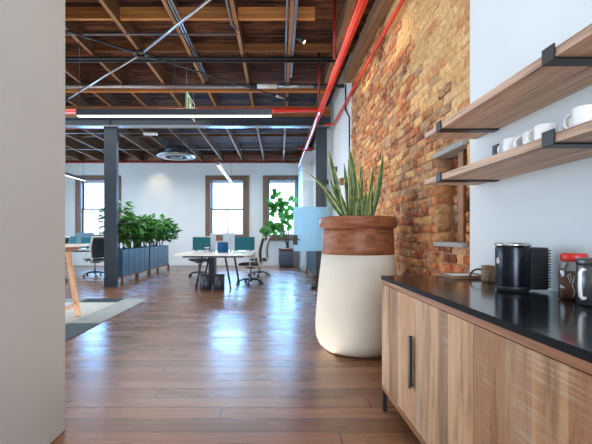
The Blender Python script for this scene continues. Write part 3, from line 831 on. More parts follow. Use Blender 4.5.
bd = MB(); bd.lathe([(.0145,.003),(.0152,.0038),(.016,.003)], 24, M=bdM)
bd.box((-.009,-.006,.003),(.009,-.003,.0045), M=bdM).box((-.009,.003,.003),(.009,.006,.0045), M=bdM).box((-.0015,-.003,.003),(.0015,.003,.0045), M=bdM)
bd.build('badge_mark', MT['label_white'], t)
pts = [(1.338,1.84,ZT+.02),(1.335,1.80,ZT+.022),(1.305,1.77,ZT+.010),(1.29,1.735,ZT+.006),(1.31,1.70,ZT+.006),(1.335,1.72,ZT+.03),(1.345,1.76,ZT+.0045)]
tag(MB().tube(pts, .0038, 8).build('power_cord', MT['black_plastic']), 'black power cord curling on the worktop behind the coffee machine', 'cord', kind='thing')
tag(MB().prism([(1.235,1.70),(1.30,1.68),(1.31,1.695),(1.245,1.72)], ZT, ZT+.004).build('steel_spoon_rest', MT['chrome']), 'small flat silver rest lying beside the coffee machine cord', 'spoon rest', kind='thing')
# tray with papers
t = thing('serving_tray', 'flat wooden tray with dark loop handle at the far worktop end', 'tray', (1.21,2.50,ZT))
tm = MB().box((1.095,2.40,ZT),(1.325,2.60,ZT+.006), bev=.001)
for q in (((1.095,2.40),(1.325,2.41)),((1.095,2.59),(1.325,2.60)),((1.095,2.41),(1.105,2.59)),((1.315,2.41),(1.325,2.59))):
    tm.box((*q[0],ZT+.006),(*q[1],ZT+.02), bev=.001)
tm.build('base', MT['tray'], t, world=True)
def loop(y, x0=1.18, x1=1.30, h=.075):
    return [(x0+(x1-x0)*(.5-.5*math.cos(q)), y, ZT+.016+h*math.sin(q)) for q in [PI*k/12 for k in range(13)]]
MB().tube(loop(2.392,1.20,1.30,.045), .006, 8).build('handle', MT['rope'], t, world=True)
pm = MB()
for k_, r_ in enumerate((0,.08,-.05)):
    M_ = Matrix.Translation((1.20,2.50,ZT+.0068+k_*.0035)) @ Matrix.Rotation(r_*.5, 4, 'Z')
    pm.box((-.085,-.07,0),(.080,.07,.0032), M=M_)
tag(pm.build('paper_pile', MT['paper']), 'small pile of white papers lying in the wooden tray', 'papers', kind='thing')
c = MB().lathe([(.031,0),(.035,.01),(.036,.09),(.033,.092),(.030,.088),(.028,.01),(0,.01)], 24, c=(1.245,2.275,ZT))
tag(c.build('textured_cup', MT['bark']), 'rough brown textured cup between the tray and coffee machine', 'cup', kind='thing')
# jar of instant coffee
jc = Vector((1.258,1.645,ZT))
t = thing('coffee_jar', 'glass jar of instant coffee with red lid and red label', 'jar', jc, math.radians(20))
def sq(r, z, k=.45, n=32):
    out = []
    for i in range(n):
        a_ = 2*PI*i/n; cc, ss = math.cos(a_), math.sin(a_)
        m_ = (abs(cc)**(2/k*.9)+abs(ss)**(2/k*.9))**(-k/(2*.9)); out.append((r*m_*cc, r*m_*ss, z))
    return out
def sqlathe(prof, mb, n=32):
    o = len(mb.v)
    for r, z in prof: mb.v += [Vector(p) for p in sq(r, z, n=n)]
    for i in range(len(prof)-1):
        for k_ in range(n):
            mb.f.append((o+i*n+k_, o+i*n+(k_+1)%n, o+(i+1)*n+(k_+1)%n, o+(i+1)*n+k_)); mb.t.append((1,1,1)); mb.sm.append(True)
    for i in (0, len(prof)-1):
        q = tuple(o+i*n+k_ for k_ in range(n)); mb.f.append(q[::-1] if i == 0 else q); mb.t.append((1,1,1)); mb.sm.append(False)
    return mb
sqlathe([(.040,0),(.046,.006),(.045,.05),(.047,.11),(.043,.135),(.034,.15),(.034,.160)], MB()).build('glass', MT['jar_glass'], t)
sqlathe([(.037,.004),(.0435,.008),(.0425,.05),(.044,.108),(.0435,.112)], MB()).build('coffee', MT['coffee'], t)
MB().lathe([(.045,.158),(.047,.161),(.047,.184),(.043,.19),(0,.19)], 32).build('lid', MT['red_lid'], t)
def on_jar(px, z, r=.0475):
    return r, px, z
lb = MB()
M_ = Matrix.Rotation(math.radians(-115-20), 4, 'Z')
lb.box((.0462,-.010,.018),(.0475,.016,.062), M=M_).build('red_label', MT['label_red'], t)
sc_ = MB()
pts = []
import_pts = [(-.018,.085),(-.022,.10),(-.014,.108),(-.010,.09),(-.016,.075),(-.006,.07),(.0,.085),(-.002,.10),(.006,.10),(.008,.08),(.004,.07),(.014,.072)]
sc_.tube([M_ @ Vector((.0492,a_-.010,b_)) for a_, b_ in import_pts], .0016, 6)
sc_.tube([M_ @ Vector((.0488,-.013+.004*math.sin(k_*.8),.015+k_*.009)) for k_ in range(11)], .0014, 6)
for k_ in range(4): sc_.box((.0474,-.007,.024+k_*.008),(.0482,.010-.003*(k_%2),.028+k_*.008), M=M_)
sc_.build('white_lettering', MT['label_white'], t)
# steel canister
kc = Vector((1.232,1.50,ZT))
t = thing('steel_canister', 'dark steel lidded canister with pale side handle beside the coffee jar', 'canister', kc)
MB().lathe([(.058,0),(.062,.004),(.062,.150),(.060,.152)], 40).build('body', MT['steel_can'], t)
MB().lathe([(.060,.152),(.063,.154),(.063,.172),(.056,.178),(0,.178)], 40).build('lid', MT['steel_can'], t)
a_ = math.radians(198)
hd = [Vector((math.cos(a_)*r, math.sin(a_)*r, z)) for r, z in ((.061,.135),(.078,.138),(.088,.125),(.089,.075),(.086,.04),(.076,.028),(.061,.03))]
MB().tube(hd, .0065, 10).build('handle', MT['label_white'], t)

# ------------------------------------------------------------------ big planter and snake plant
pc = Vector((.866,4.0,0))
t = thing('concrete_planter', 'tall cream concrete planter with a walnut collar beside the sideboard', 'planter', pc)
MB().lathe([(.27,0),(.33,.015),(.385,.06),(.415,.13),(.425,.22),(.422,.34),(.41,.48),(.395,.66),(.377,.82),(.359,.965)], 72).build('pot', MT['concrete_white'], t)
rs = random.Random(5)
st = [[(rs.uniform(.75,1.25),)*3 for _ in range(72)] for _ in range(40)]
def stv(i, k_): return st[i][(k_//3)*3]
MB().lathe([(.359,.967),(.3575,1.005),(.356,1.04),(.3545,1.08),(.353,1.12),(.352,1.16),(.350,1.22)], 72, tones=stv).build('collar', MT['planter_wood'], t)
pr = [(.345,1.215)]+[(.352+.034*math.sin(q), 1.277-.058*math.cos(q)) for q in [PI*k/12 for k in range(1,12)]]+[(.345,1.336),(.335,1.333),(.325,1.30),(.325,1.26)]
MB().lathe(pr, 72, t=(.95,.9,.88)).build('rim', MT['planter_wood'], t)
MB().lathe([(.322,1.262),(.322,1.285),(0,1.30)], 40).build('soil', MT['soil'], t)
def blade(mb, base, tip, width, bend, face):
    """a strap leaf with pale margins: dark centre, two edge strips"""
    n = 14; base, tip = Vector(base), Vector(tip); bend = Vector(bend); ax = Vector(face).normalized()
    vs = []; fs = []; tn = []
    for i in range(n+1):
        u = i/n; p = base.lerp(tip, u)+bend*(4*u*(1-u))
        w = width*(.55+.9*u if u < .35 else .865)*(1 if u < .55 else max(.02, 1-((u-.55)/.45)**1.6))
        tw = .25*math.sin(u*3+base.x*40); a2 = Matrix.Rotation(tw, 3, 'Z') @ ax
        nrm = a2.cross(Vector((0,0,1))).normalized()
        for q, dd in ((-1,.0),(-.83,.006),(0,.011),(.83,.006),(1,.0)): vs.append(p+a2*(w*q/2)+nrm*dd)
    for i in range(n):
        for k_ in range(4):
            a3 = i*5+k_; e = k_ in (0,3)
            sh = .10 if (i*7 % 3) == 0 else 0
            mb.add([vs[a3],vs[a3+1],vs[a3+6],vs[a3+5]], [(0,1,2,3)], ((.95,)*3 if e else (sh,)*3), True)
sn = thing('snake_plant', 'snake plant with upright yellow-edged leaves growing in the concrete planter', 'plant', (pc.x,pc.y,1.302))
LV = [((328,148),(345,216),.052,(.0,.0,.0),3.95),((301,170),(347,214),.034,(-.0,0,.075),3.85),((324,190),(344,214),.042,(-.02,0,.02),3.85),
      ((349,146),(356,214),.060,(.015,0,0),3.95),((344,162),(350,214),.042,(0,0,0),4.05),((348,160),(353,214),.040,(.0,0,0),4.12),
      ((383,153),(371,215),.050,(.02,0,0),3.95),((373,164),(365,214),.046,(.012,0,0),4.08),((362,171),(358,214),.040,(.01,0,0),4.1),
      ((372,185),(371,215),.040,(.0,0,0),3.85),((357.5,180),(369,215),.046,(-.01,0,0),3.85),((329,178),(347,215),.046,(-.01,0,.02),4.0),
      ((350,172),(352,215),.05,(0,0,0),3.8),((366,190),(363,215),.045,(0,0,0),3.8),((340,192),(348,215),.045,(0,0,0),3.82),((355,187),(356,215),.05,(0,0,0),3.88),
      ((361,160),(360,214),.036,(0,0,0),4.2),((352,150),(357,214),.03,(.01,0,0),4.2),((378,178),(368,214),.036,(.01,0,0),4.15),((345,180),(349,214),.04,(0,0,0),4.15),((359,196),(358,216),.055,(0,0,0),3.78),((369,196),(366,216),.045,(0,0,0),3.8)]
lm = MB()
for k_, (tp, bs, w, bend, Yb) in enumerate(LV):
    B = W(bs[0], bs[1], Yb); B.z = 1.303
    T = W(tp[0], tp[1], Yb+rs.uniform(-.05,.05))
    lm = MB(); blade(lm, B, T, w*1.25, bend, (1, rs.uniform(-.5,.5), 0)); lm.build('leaf', MT['leaf_snake'], sn, world=True)

# small shelf and hook on the side wall behind the plant
t = MB().box((1.20,6.95,2.105),(XW-.003,7.5,2.125)).prism([(0,0)]*0 or [(1.20,6.95),(XW-.003,6.95),(XW-.003,7.5),(1.20,7.5)], 2.126, 2.165)
tag(t.build('small_wall_shelf', MT['tray']), 'small wooden wall shelf seen behind the snake plant leaves', 'shelf', kind='thing')
t = MB().box((1.29,8.2,2.48),(XW-.003,8.24,2.58)).box((1.25,8.2,2.55),(1.29,8.24,2.58))
tag(t.build('wall_mounted_hook', MT['black']), 'small black hook on the white wall behind the snake plant', 'hook', kind='thing')

# ------------------------------------------------------------------ glass door
dr = bpy.data.objects.new('door_1', None); COL.objects.link(dr); dr.location = (.83,8.5,0); dr['kind'] = 'structure'
dr['label'] = 'frameless glass door with a frosted band and black lock'; dr['category'] = 'door'
GX0, GX1 = .463, 1.215
MB().box((GX0,8.494,.03),(GX1,8.506,2.33)).build('glass_pane', MT['door_glass'], dr, world=True)
MB().box((GX0,8.489,.815),(GX1,8.4935,1.763)).build('frosted_film', MT['film'], dr, world=True)
lk = MB().box((GX0-.01,8.47,.95),(GX0+.085,8.488,1.16), bev=.004).box((GX0-.01,8.508,.95),(GX0+.085,8.53,1.16), bev=.004).tube([(GX0+.05,8.47,1.06),(GX0+.05,8.43,1.06),(GX0+.14,8.43,1.06)], .010, 10)
lk.build('lock', MT['black'], dr, world=True)
MB().box((.84,8.46,0),(.95,8.54,.07), bev=.01).build('floor_stop', MT['black'], dr, world=True)
MB().box((GX1-.14,8.47,.0),(GX1,8.53,.10), bev=.004).box((GX1-.14,8.47,2.25),(GX1,8.53,2.35), bev=.004).build('hinge', MT['black'], dr, world=True)

# ------------------------------------------------------------------ planter rows
def leaves_mesh(rg, cen, rad, n, size, t0=.6, t1=1.5, droop=.5):
    mb = MB()
    for _ in range(n):
        while True:
            p = Vector((rg.uniform(-1,1), rg.uniform(-1,1), rg.uniform(-1,1)))
            if p.length < 1: break
        p = Vector((cen[0]+p.x*rad[0], cen[1]+p.y*rad[1], cen[2]+p.z*rad[2]))
        out = Vector((p.x-cen[0], p.y-cen[1], 0)); 
        if out.length < .01: out = Vector((1,0,0))
        d = (out.normalized()+Vector((rg.uniform(-.8,.8), rg.uniform(-.8,.8), rg.uniform(-droop-.3, .5)))).normalized()
        s = d.cross(Vector((rg.uniform(-.4,.4), rg.uniform(-.4,.4), 1))).normalized()
        u = s.cross(d); L = size*rg.uniform(.7,1.3); w = L*.30
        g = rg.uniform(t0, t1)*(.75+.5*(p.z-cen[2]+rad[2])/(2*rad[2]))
        pts = [p, p+d*L*.3+s*w, p+d*L*.65+s*w*.85, p+d*L-u*L*.12, p+d*L*.65-s*w*.85, p+d*L*.3-s*w, p+d*L*.3-u*L*.05, p+d*L*.65-u*L*.07]
        mb.add(pts, [(0,1,6),(1,2,7,6),(2,3,7),(0,6,5),(6,7,4,5),(7,3,4)], (g, g*rg.uniform(.9,1.1), g*rg.uniform(.7,1.1)), True)
    return mb
def bench(x0, x1, y0, y1, label):
    t = thing('planter_bench', label, 'bench', ((x0+x1)/2,(y0+y1)/2,0))
    b_ = MB().box((x0,y0,.18),(x0+.04,y1,.215)).box((x1-.04,y0,.18),(x1,y1,.215)).box((x0+.04,y0,.18),(x1-.04,y0+.04,.215)).box((x0+.04,y1-.04,.18),(x1-.04,y1,.215))
    b_.box((x0+.04,(y0+y1)/2-.02,.18),(x1-.04,(y0+y1)/2+.02,.215)).build('bench_frame', MT['bench_wood'], t, world=True)
    for (x, y) in ((x0,y0),(x1-.05,y0),(x0,y1-.05),(x1-.05,y1-.05)):
        MB().box((x,y,0),(x+.05,y+.05,.18)).build('leg', MT['bench_wood'], t, world=True)
def planter_box(x0, x1, y0, y1, label, group):
    t = thing('planter_box', label, 'planter', ((x0+x1)/2,(y0+y1)/2,.216), 0, group)
    w = .012; z0, z1 = .216, .826
    m = MB().box((x0,y0,z0),(x1,y1,z0+.01)).box((x0,y0,z0+.01),(x0+w,y1,z1)).box((x1-w,y0,z0+.01),(x1,y1,z1)).box((x0+w,y0,z0+.01),(x1-w,y0+w,z1)).box((x0+w,y1-w,z0+.01),(x1-w,y1,z1))
    m.build('metal_shell', MT['navy'], t, world=True)
    MB().box((x0+w,y0+w,.70),(x1-w,y1-w,.77)).build('soil', MT['soil'], t, world=True)
rg = random.Random(21)
tops = [2.0,1.72,1.68,1.75,1.70,1.72,1.66,1.70,1.78,1.72]
PXL0, PXL1 = -3.83, -3.43
n_ = 0
for b_i, (ya, yb) in enumerate(((9.08,11.10),(11.14,13.18))):
    bench(PXL0-.0, PXL1, ya, yb, ['low brown wooden bench under the planter boxes nearest the left column','low brown wooden bench under the farther five planter boxes'][b_i])
    st_ = (yb-ya-.04)/5
    for k_ in range(5):
        y0 = ya+.02+k_*st_; y1 = y0+st_-.025
        planter_box(PXL0+.01, PXL1-.01, y0, y1, 'navy metal planter box, %s in the row from the steel column' % ORD[n_], 'navy planter boxes by the left column')
        yc = (y0+y1)/2; xc = (PXL0+PXL1)/2
        pt = thing('leafy_shrub', 'dark green leafy shrub in the %s planter box from the steel column' % ORD[n_], 'plant', (xc,yc,.77), 0, 'leafy shrubs in the planter boxes')
        top = tops[n_]; sm_ = MB()
        for q in range(5):
            a_ = rg.uniform(0,2*PI); r_ = rg.uniform(.1,.3)
            sm_.tube([(xc+rg.uniform(-.05,.05),yc+rg.uniform(-.05,.05),.772),(xc+r_*.4*math.cos(a_),yc+r_*.4*math.sin(a_),1.1),(xc+r_*math.cos(a_),yc+r_*math.sin(a_),top-.15)], [.012,.009,.004], 6)
        sm_.build('stems', MT['stem'], pt, world=True)
        cx_ = xc + (.14 if n_ == 9 else .03)
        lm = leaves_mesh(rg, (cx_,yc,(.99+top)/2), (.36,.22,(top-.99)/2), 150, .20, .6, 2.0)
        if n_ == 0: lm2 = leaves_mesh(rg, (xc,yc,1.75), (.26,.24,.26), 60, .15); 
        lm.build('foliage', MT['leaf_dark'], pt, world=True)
        n_ += 1
bench(1.03, 1.33, 9.2, 12.0, 'low brown bench under planter boxes along the right wall')
for k_ in range(5):
    y0 = 9.22+k_*.552
    planter_box(1.04, 1.32, y0, y0+.53, 'navy metal planter box along right wall, %s from the glass door' % ORD[k_], 'navy planter boxes along the right wall')
# fig tree in its pot
fc = Vector(((288.5-272)*14.5/395, 14.5, 0))
t = thing('plant_pot', 'round charcoal pot with a brown rim below the right window', 'planter', fc)
MB().lathe([(.28,0),(.34,.03),(.365,.15),(.36,.45),(.345,.60)], 40).build('pot', MT['pot_dark'], t)
MB().lathe([(.35,.602),(.375,.62),(.375,.68),(.33,.70),(.32,.66),(.31,.62)], 40, t=(1,1,1)).build('rim', MT['bench_wood'], t)
MB().lathe([(.308,.62),(.308,.645),(0,.65)], 24).build('soil', MT['soil'], t)
t = thing('fiddle_leaf_fig', 'fiddle leaf fig with big round leaves before the right window', 'plant', fc+Vector((0,0,.655)))
stm = MB()
for (x, y, z) in ((-.35,0,2.2),(-.3,-.1,2.45),(.0,.05,2.3),(-.15,.1,1.9)):
    stm.tube([fc+Vector((x*.1,y*.1,.655)), fc+Vector((x*.5,y*.5,1.2)), fc+Vector((x,y,z-.2))], [.02,.016,.007], 6)
stm.build('trunk', MT['stem'], t, world=True)
fm = MB()
CL = [(276,198,.22),(272,206,.24),(280,204,.24),(279,214,.26),(272,226,.22),(280,223,.26),(286,212,.22),(269,233,.2),(276,232,.24),(284,231,.2),(290,203,.2),(289,218,.2)]
for (px, py, rad) in CL:
    p0 = W(px, py, 14.5)
    for _ in range(7):
        p = p0+Vector((rg.uniform(-1,1),rg.uniform(-.8,.8),rg.uniform(-1,1)))*rad*.7
        d = Vector((rg.uniform(-1,1), rg.uniform(-.6,.4), rg.uniform(-.4,1))).normalized()
        nrm = Vector((rg.uniform(-.5,.5), -1, rg.uniform(-.2,.8))).normalized(); s = d.cross(nrm).normalized(); u = s.cross(d)
        L = rg.uniform(.20,.30); w = L*.36; g = rg.uniform(.45,1.0)
        prof = [(0,.0),(.15,.45),(.35,.7),(.6,.95),(.8,.9),(.95,.5),(1.0,0)]
        vs = [p+d*L*a_+s*w*b_-u*.03*a_ for a_, b_ in prof]+[p+d*L*a_-s*w*b_-u*.03*a_ for a_, b_ in prof[-2:0:-1]]
        fm.add(vs, [tuple(range(len(vs)))], (g,g,g*.9), False)
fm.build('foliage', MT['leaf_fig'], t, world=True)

# ------------------------------------------------------------------ office chairs
def office_chair(name, label):
    """faces +X; backrest on the -X side"""
    t = thing(name, label, 'chair', (0,0,0), 0, 'office chairs')
    base = MB()
    for k_ in range(5):
        a_ = 2*PI*k_/5+.3; c_, s_ = math.cos(a_), math.sin(a_)
        base.tube([(.02*c_,.02*s_,.12),(.16*c_,.16*s_,.115),(.30*c_,.30*s_,.075)], [.024,.019,.013], 8)
    base.tube([(0,0,.07),(0,0,.15)], .035, 12)
    bo = base.build('star_base', MT['black_plastic'], t)
    for k_ in range(5):
        a_ = 2*PI*k_/5+.3; c_, s_ = .30*math.cos(a_), .30*math.sin(a_)
        M_ = Matrix.Translation((c_,s_,.031)) @ Matrix.Rotation(a_+.7, 4, 'Z') @ Matrix.Rotation(PI/2, 4, 'X')
        MB().lathe([(.012,-.024),(.030,-.022),(.031,-.004),(.02,-.003),(.02,.003),(.031,.004),(.030,.022),(.012,.024)], 14, M=M_).tube([(c_,s_,.03),(c_,s_,.08)], .008, 6).build('caster', MT['black_plastic'], bo)
    MB().tube([(0,0,.15),(0,0,.38)], [.022,.016], 10).build('gas_column', MT['conduit'], t)
    MB().box((-.12,-.10,.38),(.10,.10,.425), bev=.012).build('tilt_mechanism', MT['black_plastic'], t)
    # seat: rounded cushion, dark, with pale pan under it
    def rr(cx, cy, hx, hy, r, n=5):
        out = []
        for (sx, sy, a0) in ((1,1,0),(-1,1,90),(-1,-1,180),(1,-1,270)):
            for k_ in range(n+1):
                a_ = math.radians(a0+90*k_/n); out.append((cx+sx*(hx-r)+r*math.cos(a_), cy+sy*(hy-r)+r*math.sin(a_)))
        return out
    P = rr(.02,0,.25,.245,.10)
    vs = []; L = len(P)
    for z, k_ in ((.445,.90),(.455,.98),(.475,1.0),(.492,.96),(.498,.8)):
        vs += [(.02+(x-.02)*k_, y*k_, z+(.012*math.cos((x)*5))) for x, y in P]
    fs = [(i*L+k_, i*L+(k_+1)%L, (i+1)*L+(k_+1)%L, (i+1)*L+k_) for i in range(4) for k_ in range(L)]+[tuple(range(L))[::-1], tuple(range(4*L,5*L))]
    MB().add(vs, fs, smooth=True).build('seat', MT['mesh_dark'], t)
    MB().prism(rr(.0,0,.21,.22,.08), .425, .447).build('seat_pan', MT['chair_white'], t)
    # back: dark mesh sheet inside a pale S-curved frame
    def bx(z):                       # the spine curve
        u = (z-.50)/.58
        return -.235-.02*math.sin(u*PI)*-1.2-.10*max(0,u-.45)
    zs = [.53+.055*k_ for k_ in range(11)]
    wid = lambda z: .205-.02*abs((z-.8)/.3)
    vs = []; 
    for z in zs:
        for q in range(7):
            y = wid(z)*(q/3-1); vs.append((bx(z)-.012+.028*(q/3-1)**2, y*.93, z))
    fs = [(i*7+q, i*7+q+1, (i+1)*7+q+1, (i+1)*7+q) for i in range(10) for q in range(6)]
    sh = MB().add(vs, fs, smooth=True).build('back_mesh', MT['mesh_dark'], t)
    so = sh.modifiers.new('thick', 'SOLIDIFY'); so.thickness = .018
    fr = MB()
    lp = [(bx(z)+.012, -wid(z), z) for z in zs]; rp = [(bx(z)+.012, wid(z), z) for z in zs]
    top = [(bx(1.09)-.01+.035*(q/3-1)**2, wid(1.08)*(q/3-1), 1.105) for q in range(7)]
    fr.tube(lp+top+rp[::-1], .027, 8)
    for s_ in (-1,1):
        fr.tube([(bx(.53)+.012, s_*wid(.53), .53),(-.25,s_*.19,.48),(-.20,s_*.15,.435),(-.08,s_*.08,.42)], .026, 8)
    fr.build('back_frame', MT['chair_white'], t)
    for s_ in (-1,1):
        MB().tube([(-.02,s_*.22,.42),(-.03,s_*.285,.46),(-.03,s_*.285,.645)], .016, 8).box((-.13,s_*.285-.035,.645),(.12,s_*.285+.035,.672), bev=.01).build('armrest', MT['chair_white'], t)
    return t
c0 = office_chair('office_chair', 'white-framed office chair at the near right side of the centre desk')
c0.location = (-.50,9.35,0); c0.rotation_euler.z = math.radians(172)
dup(c0, (-.36,11.25,0), math.radians(176), 'white-framed office chair behind the nearest one, beyond the centre desk screens')
dup(c0, (-2.06,11.15,0), math.radians(205), 'office chair behind the left teal screen, its dark back just above it')
dup(c0, (-5.0,11.15,0), math.radians(138), 'white-framed office chair before the grey monitor, left of the steel column')
dup(c0, (-5.38,9.75,0), math.radians(185), 'office chair half hidden behind the high oak-legged table')
dup(c0, (-4.42,12.3,0), math.radians(170), 'office chair mostly hidden behind the left steel column')

# ------------------------------------------------------------------ desks
def rounded(x0, x1, y0, y1, r, n=6):
    out = []
    for (cx_, cy_, a0) in ((x1-r,y1-r,0),(x0+r,y1-r,90),(x0+r,y0+r,180),(x1-r,y0+r,270)):
        for k_ in range(n+1):
            a_ = math.radians(a0+90*k_/n); out.append((cx_+r*math.cos(a_), cy_+r*math.sin(a_)))
    return out
t = thing('desk', 'white shared desk on dark splayed legs in the middle of the room', 'desk', (-1.25,9.5,0))
MB().prism(rounded(-2.13,-.42,8.42,10.72,.16), .715, .74).build('desktop', MT['desk_white'], t, world=True)
MB().box((-1.95,8.62,.665),(-.62,8.67,.7145)).box((-1.95,9.6,.665),(-.62,9.65,.7145)).box((-1.3,8.67,.665),(-1.25,9.6,.7145)).box((-1.95,10.5,.665),(-.62,10.55,.7145)).build('under_frame', MT['steel'], t, world=True)
for (xt, xb, y) in ((-1.53,-1.66,8.62),(-1.02,-.90,8.62),(-1.53,-1.66,9.60),(-.92,-.80,9.60),(-1.53,-1.66,10.50),(-1.02,-.90,10.50)):
    MB().tube([(xt,y+.025,.665),(xb,y+.0,.0)], .022, 4).build('leg', MT['steel'], t, world=True)
def screen(x0, x1, Y, label, z1=1.11, mat='teal'):
    t = thing('desk_screen', label, 'desk screen', ((x0+x1)/2,Y,.74))
    MB().box((x0,Y,.765),(x1,Y+.03,z1), bev=.006).build('panel', MT[mat], t, world=True)
    m = MB()
    for x in (x0+.08, x1-.12): m.box((x,Y-.03,.7405),(x+.04,Y+.06,.764))
    m.build('foot', MT['steel'], t, world=True)
screen(-2.10,-1.60,10.45, 'teal felt desk screen at the left end of the centre desk')
screen(-1.03,-.46,10.45, 'teal felt desk screen at the right end of the centre desk')
screen(-1.56,-1.42,10.0, 'tall narrow pale panel on the centre desk, left of blue basket', 1.20, 'pale_panel')
screen(-1.27,-1.09,10.25, 'pale panel on the centre desk behind the blue basket', 1.21, 'pale_panel')
screen(-1.06,-.95,10.05, 'narrow pale panel on the centre desk, right of blue basket', 1.21, 'pale_panel')
c = MB().lathe([(.128,0),(.134,.005),(.134,.245),(.126,.245),(.124,.02),(0,.02)], 32, c=(-1.20,9.62,.7405))
tag(c.build('felt_basket', MT['blue_felt']), 'round blue felt basket standing on the centre desk', 'basket', kind='thing')
t = thing('letter_rack', 'small black desk rack with papers beside the left teal screen', 'rack', (-1.63,9.95,.7405))
m = MB()
for z in (0,.08,.16): m.box((-.07,-.10,z),(.07,.10,z+.006))
for x in (-.07,.064): 
    for y in (-.1,.094): m.box((x,y,0),(x+.006,y+.006,.25))
m.build('frame', MT['black'], t); MB().box((-.055,-.09,.0865),(.055,.09,.115)).build('papers', MT['paper'], t)
MB().box((-.055,-.09,.0065),(.055,.09,.05)).build('papers', MT['paper'], t)
for i, x in enumerate((-1.405,-1.125)):
    t = thing('waste_bin', ['dark grey cylinder bin under the desk, nearer its left end','dark grey cylinder bin under the desk, nearer its right legs'][i], 'bin', (x,8.40,0), 0, 'waste bins under the centre desk')
    MB().lathe([(.112,0),(.118,.006),(.118,.312),(.110,.312),(.108,.02),(0,.02)], 32).build('shell', MT['bin'], t)
    MB().lathe([(.1185,.30),(.121,.305),(.121,.318),(.108,.318),(.108,.305)], 32).build('rim', MT['black'], t)
t = thing('drawer_pedestal', 'dark drawer pedestal standing under the centre desk', 'cabinet', (-1.52,10.1,0))
MB().box((-.07,-.2,.05),(.07,.25,.62), bev=.005).build('carcass', MT['steel'], t)
for z in (.07,.26,.45): MB().box((-.06,-.212,z),(.06,-.2001,z+.17), bev=.003).build('drawer', MT['bin'], t)
for x in (-.045,.045):
    for y in (-.16,.2): MB().lathe([(.02,0),(.022,.05)], 10, c=(x,y,0)).build('caster', MT['black_plastic'], t)
# far left desk
t = thing('desk', 'white desk with dark legs seen left of the steel column', 'desk', (-5.9,12.2,0))
MB().prism(rounded(-7.0,-4.75,11.6,13.0,.08), .715, .74).build('desktop', MT['desk_white'], t, world=True)
MB().box((-6.9,11.7,.66),(-4.85,11.74,.7145)).box((-6.9,12.85,.66),(-4.85,12.89,.7145)).build('under_frame', MT['steel'], t, world=True)
for x in (-6.8,-4.9):
    for y in (11.72,12.87): MB().tube([(x,y,.66),(x+(.06 if x>-6 else -.06),y,0)], .022, 4).build('leg', MT['steel'], t, world=True)
screen(-5.95,-5.42,12.0, 'grey-blue desk panel on the far desk left of the column', 1.23, 'grey_panel')
screen(-6.6,-6.0,12.3, 'teal desk screen on the far desk next to the foreground wall', 1.12)
t = thing('computer_monitor', 'dark teal computer monitor on the desk left of the column', 'monitor', (-5.55,11.85,.7405))
MB().box((-.18,-.015,.08),(.22,.015,.36), bev=.005).build('display', MT['grey_panel'], t)
MB().box((-.165,-.017,.095),(.205,-.0155,.345)).build('panel_face', MT['teal'], t)
MB().box((-.02,.015,.01),(.04,.03,.2)).box((-.1,-.06,0),(.12,.08,.01)).build('stand', MT['black_plastic'], t)
# high table on the rug
t = thing('high_table', 'high white-topped table with pale oak A-frame legs on the rug', 'table', (-3.6,5.2,0.008))
MB().prism(rounded(-5.2,-2.60,4.85,5.65,.03), 1.0, 1.032).build('tabletop', MT['desk_white'], t, world=True)
def limb3(mb, p, q, w, d):
    p, q = Vector(p), Vector(q); ax = (q-p).normalized(); sx = Vector((1,0,0)); sy = ax.cross(sx).normalized()
    vs = []
    for c_ in (p, q):
        for a_, b_ in ((-1,-1),(1,-1),(1,1),(-1,1)): vs.append(c_+sx*w/2*a_+sy*d/2*b_)
    mb.add(vs, [(0,1,2,3),(4,7,6,5),(0,4,5,1),(1,5,6,2),(2,6,7,3),(3,7,4,0)]); return mb
for x in (-2.745,-4.85):
    for s_, yb in ((1,5.60),(-1,4.86)):
        limb3(MB(), (x,5.23+s_*.06,.99), (x,yb,.016), .055, .05).build('leg', MT['pale_oak'], t, world=True)
    MB().box((x-.02,4.97,.15),(x+.02,5.50,.205), bev=.004).build('foot_rail', MT['pale_oak'], t, world=True)
MB().box((-4.8,5.19,.93),(-2.80,5.26,.999)).build('top_rail', MT['bench_wood'], t, world=True)
MB().box((-2.80,5.0,.94),(-2.68,5.46,.999)).build('cross_rail', MT['bench_wood'], t, world=True)

# ------------------------------------------------------------------ rug
rm = MB(); C_ = {'d': s2l((96,110,117)), 'm': s2l((142,150,150)), 'l': s2l((196,198,192)), 'k': s2l((62,72,78)), 'n': s2l((168,176,176))}
ys = [3.6,5.15,6.75,7.15]; 
pat = [[(-2.24,-2.66,'d'),(-2.66,-4.0,'l'),(-4.0,-5.4,'m')],
       [(-2.24,-2.66,'n'),(-2.66,-4.0,'l'),(-4.0,-5.4,'d')],
       [(-2.24,-2.66,'n'),(-2.66,-3.32,'k'),(-3.32,-5.4,'m')]]
for r in range(3):
    for (xa, xb, c) in pat[r]:
        rm.box((xb,ys[r],.0005),(xa,ys[r+1],.008), C_[c])
o = rm.build('rug', MT['rug']); tag(o, 'flat grey patchwork rug on the floorboards at the left', 'rug', kind='thing')

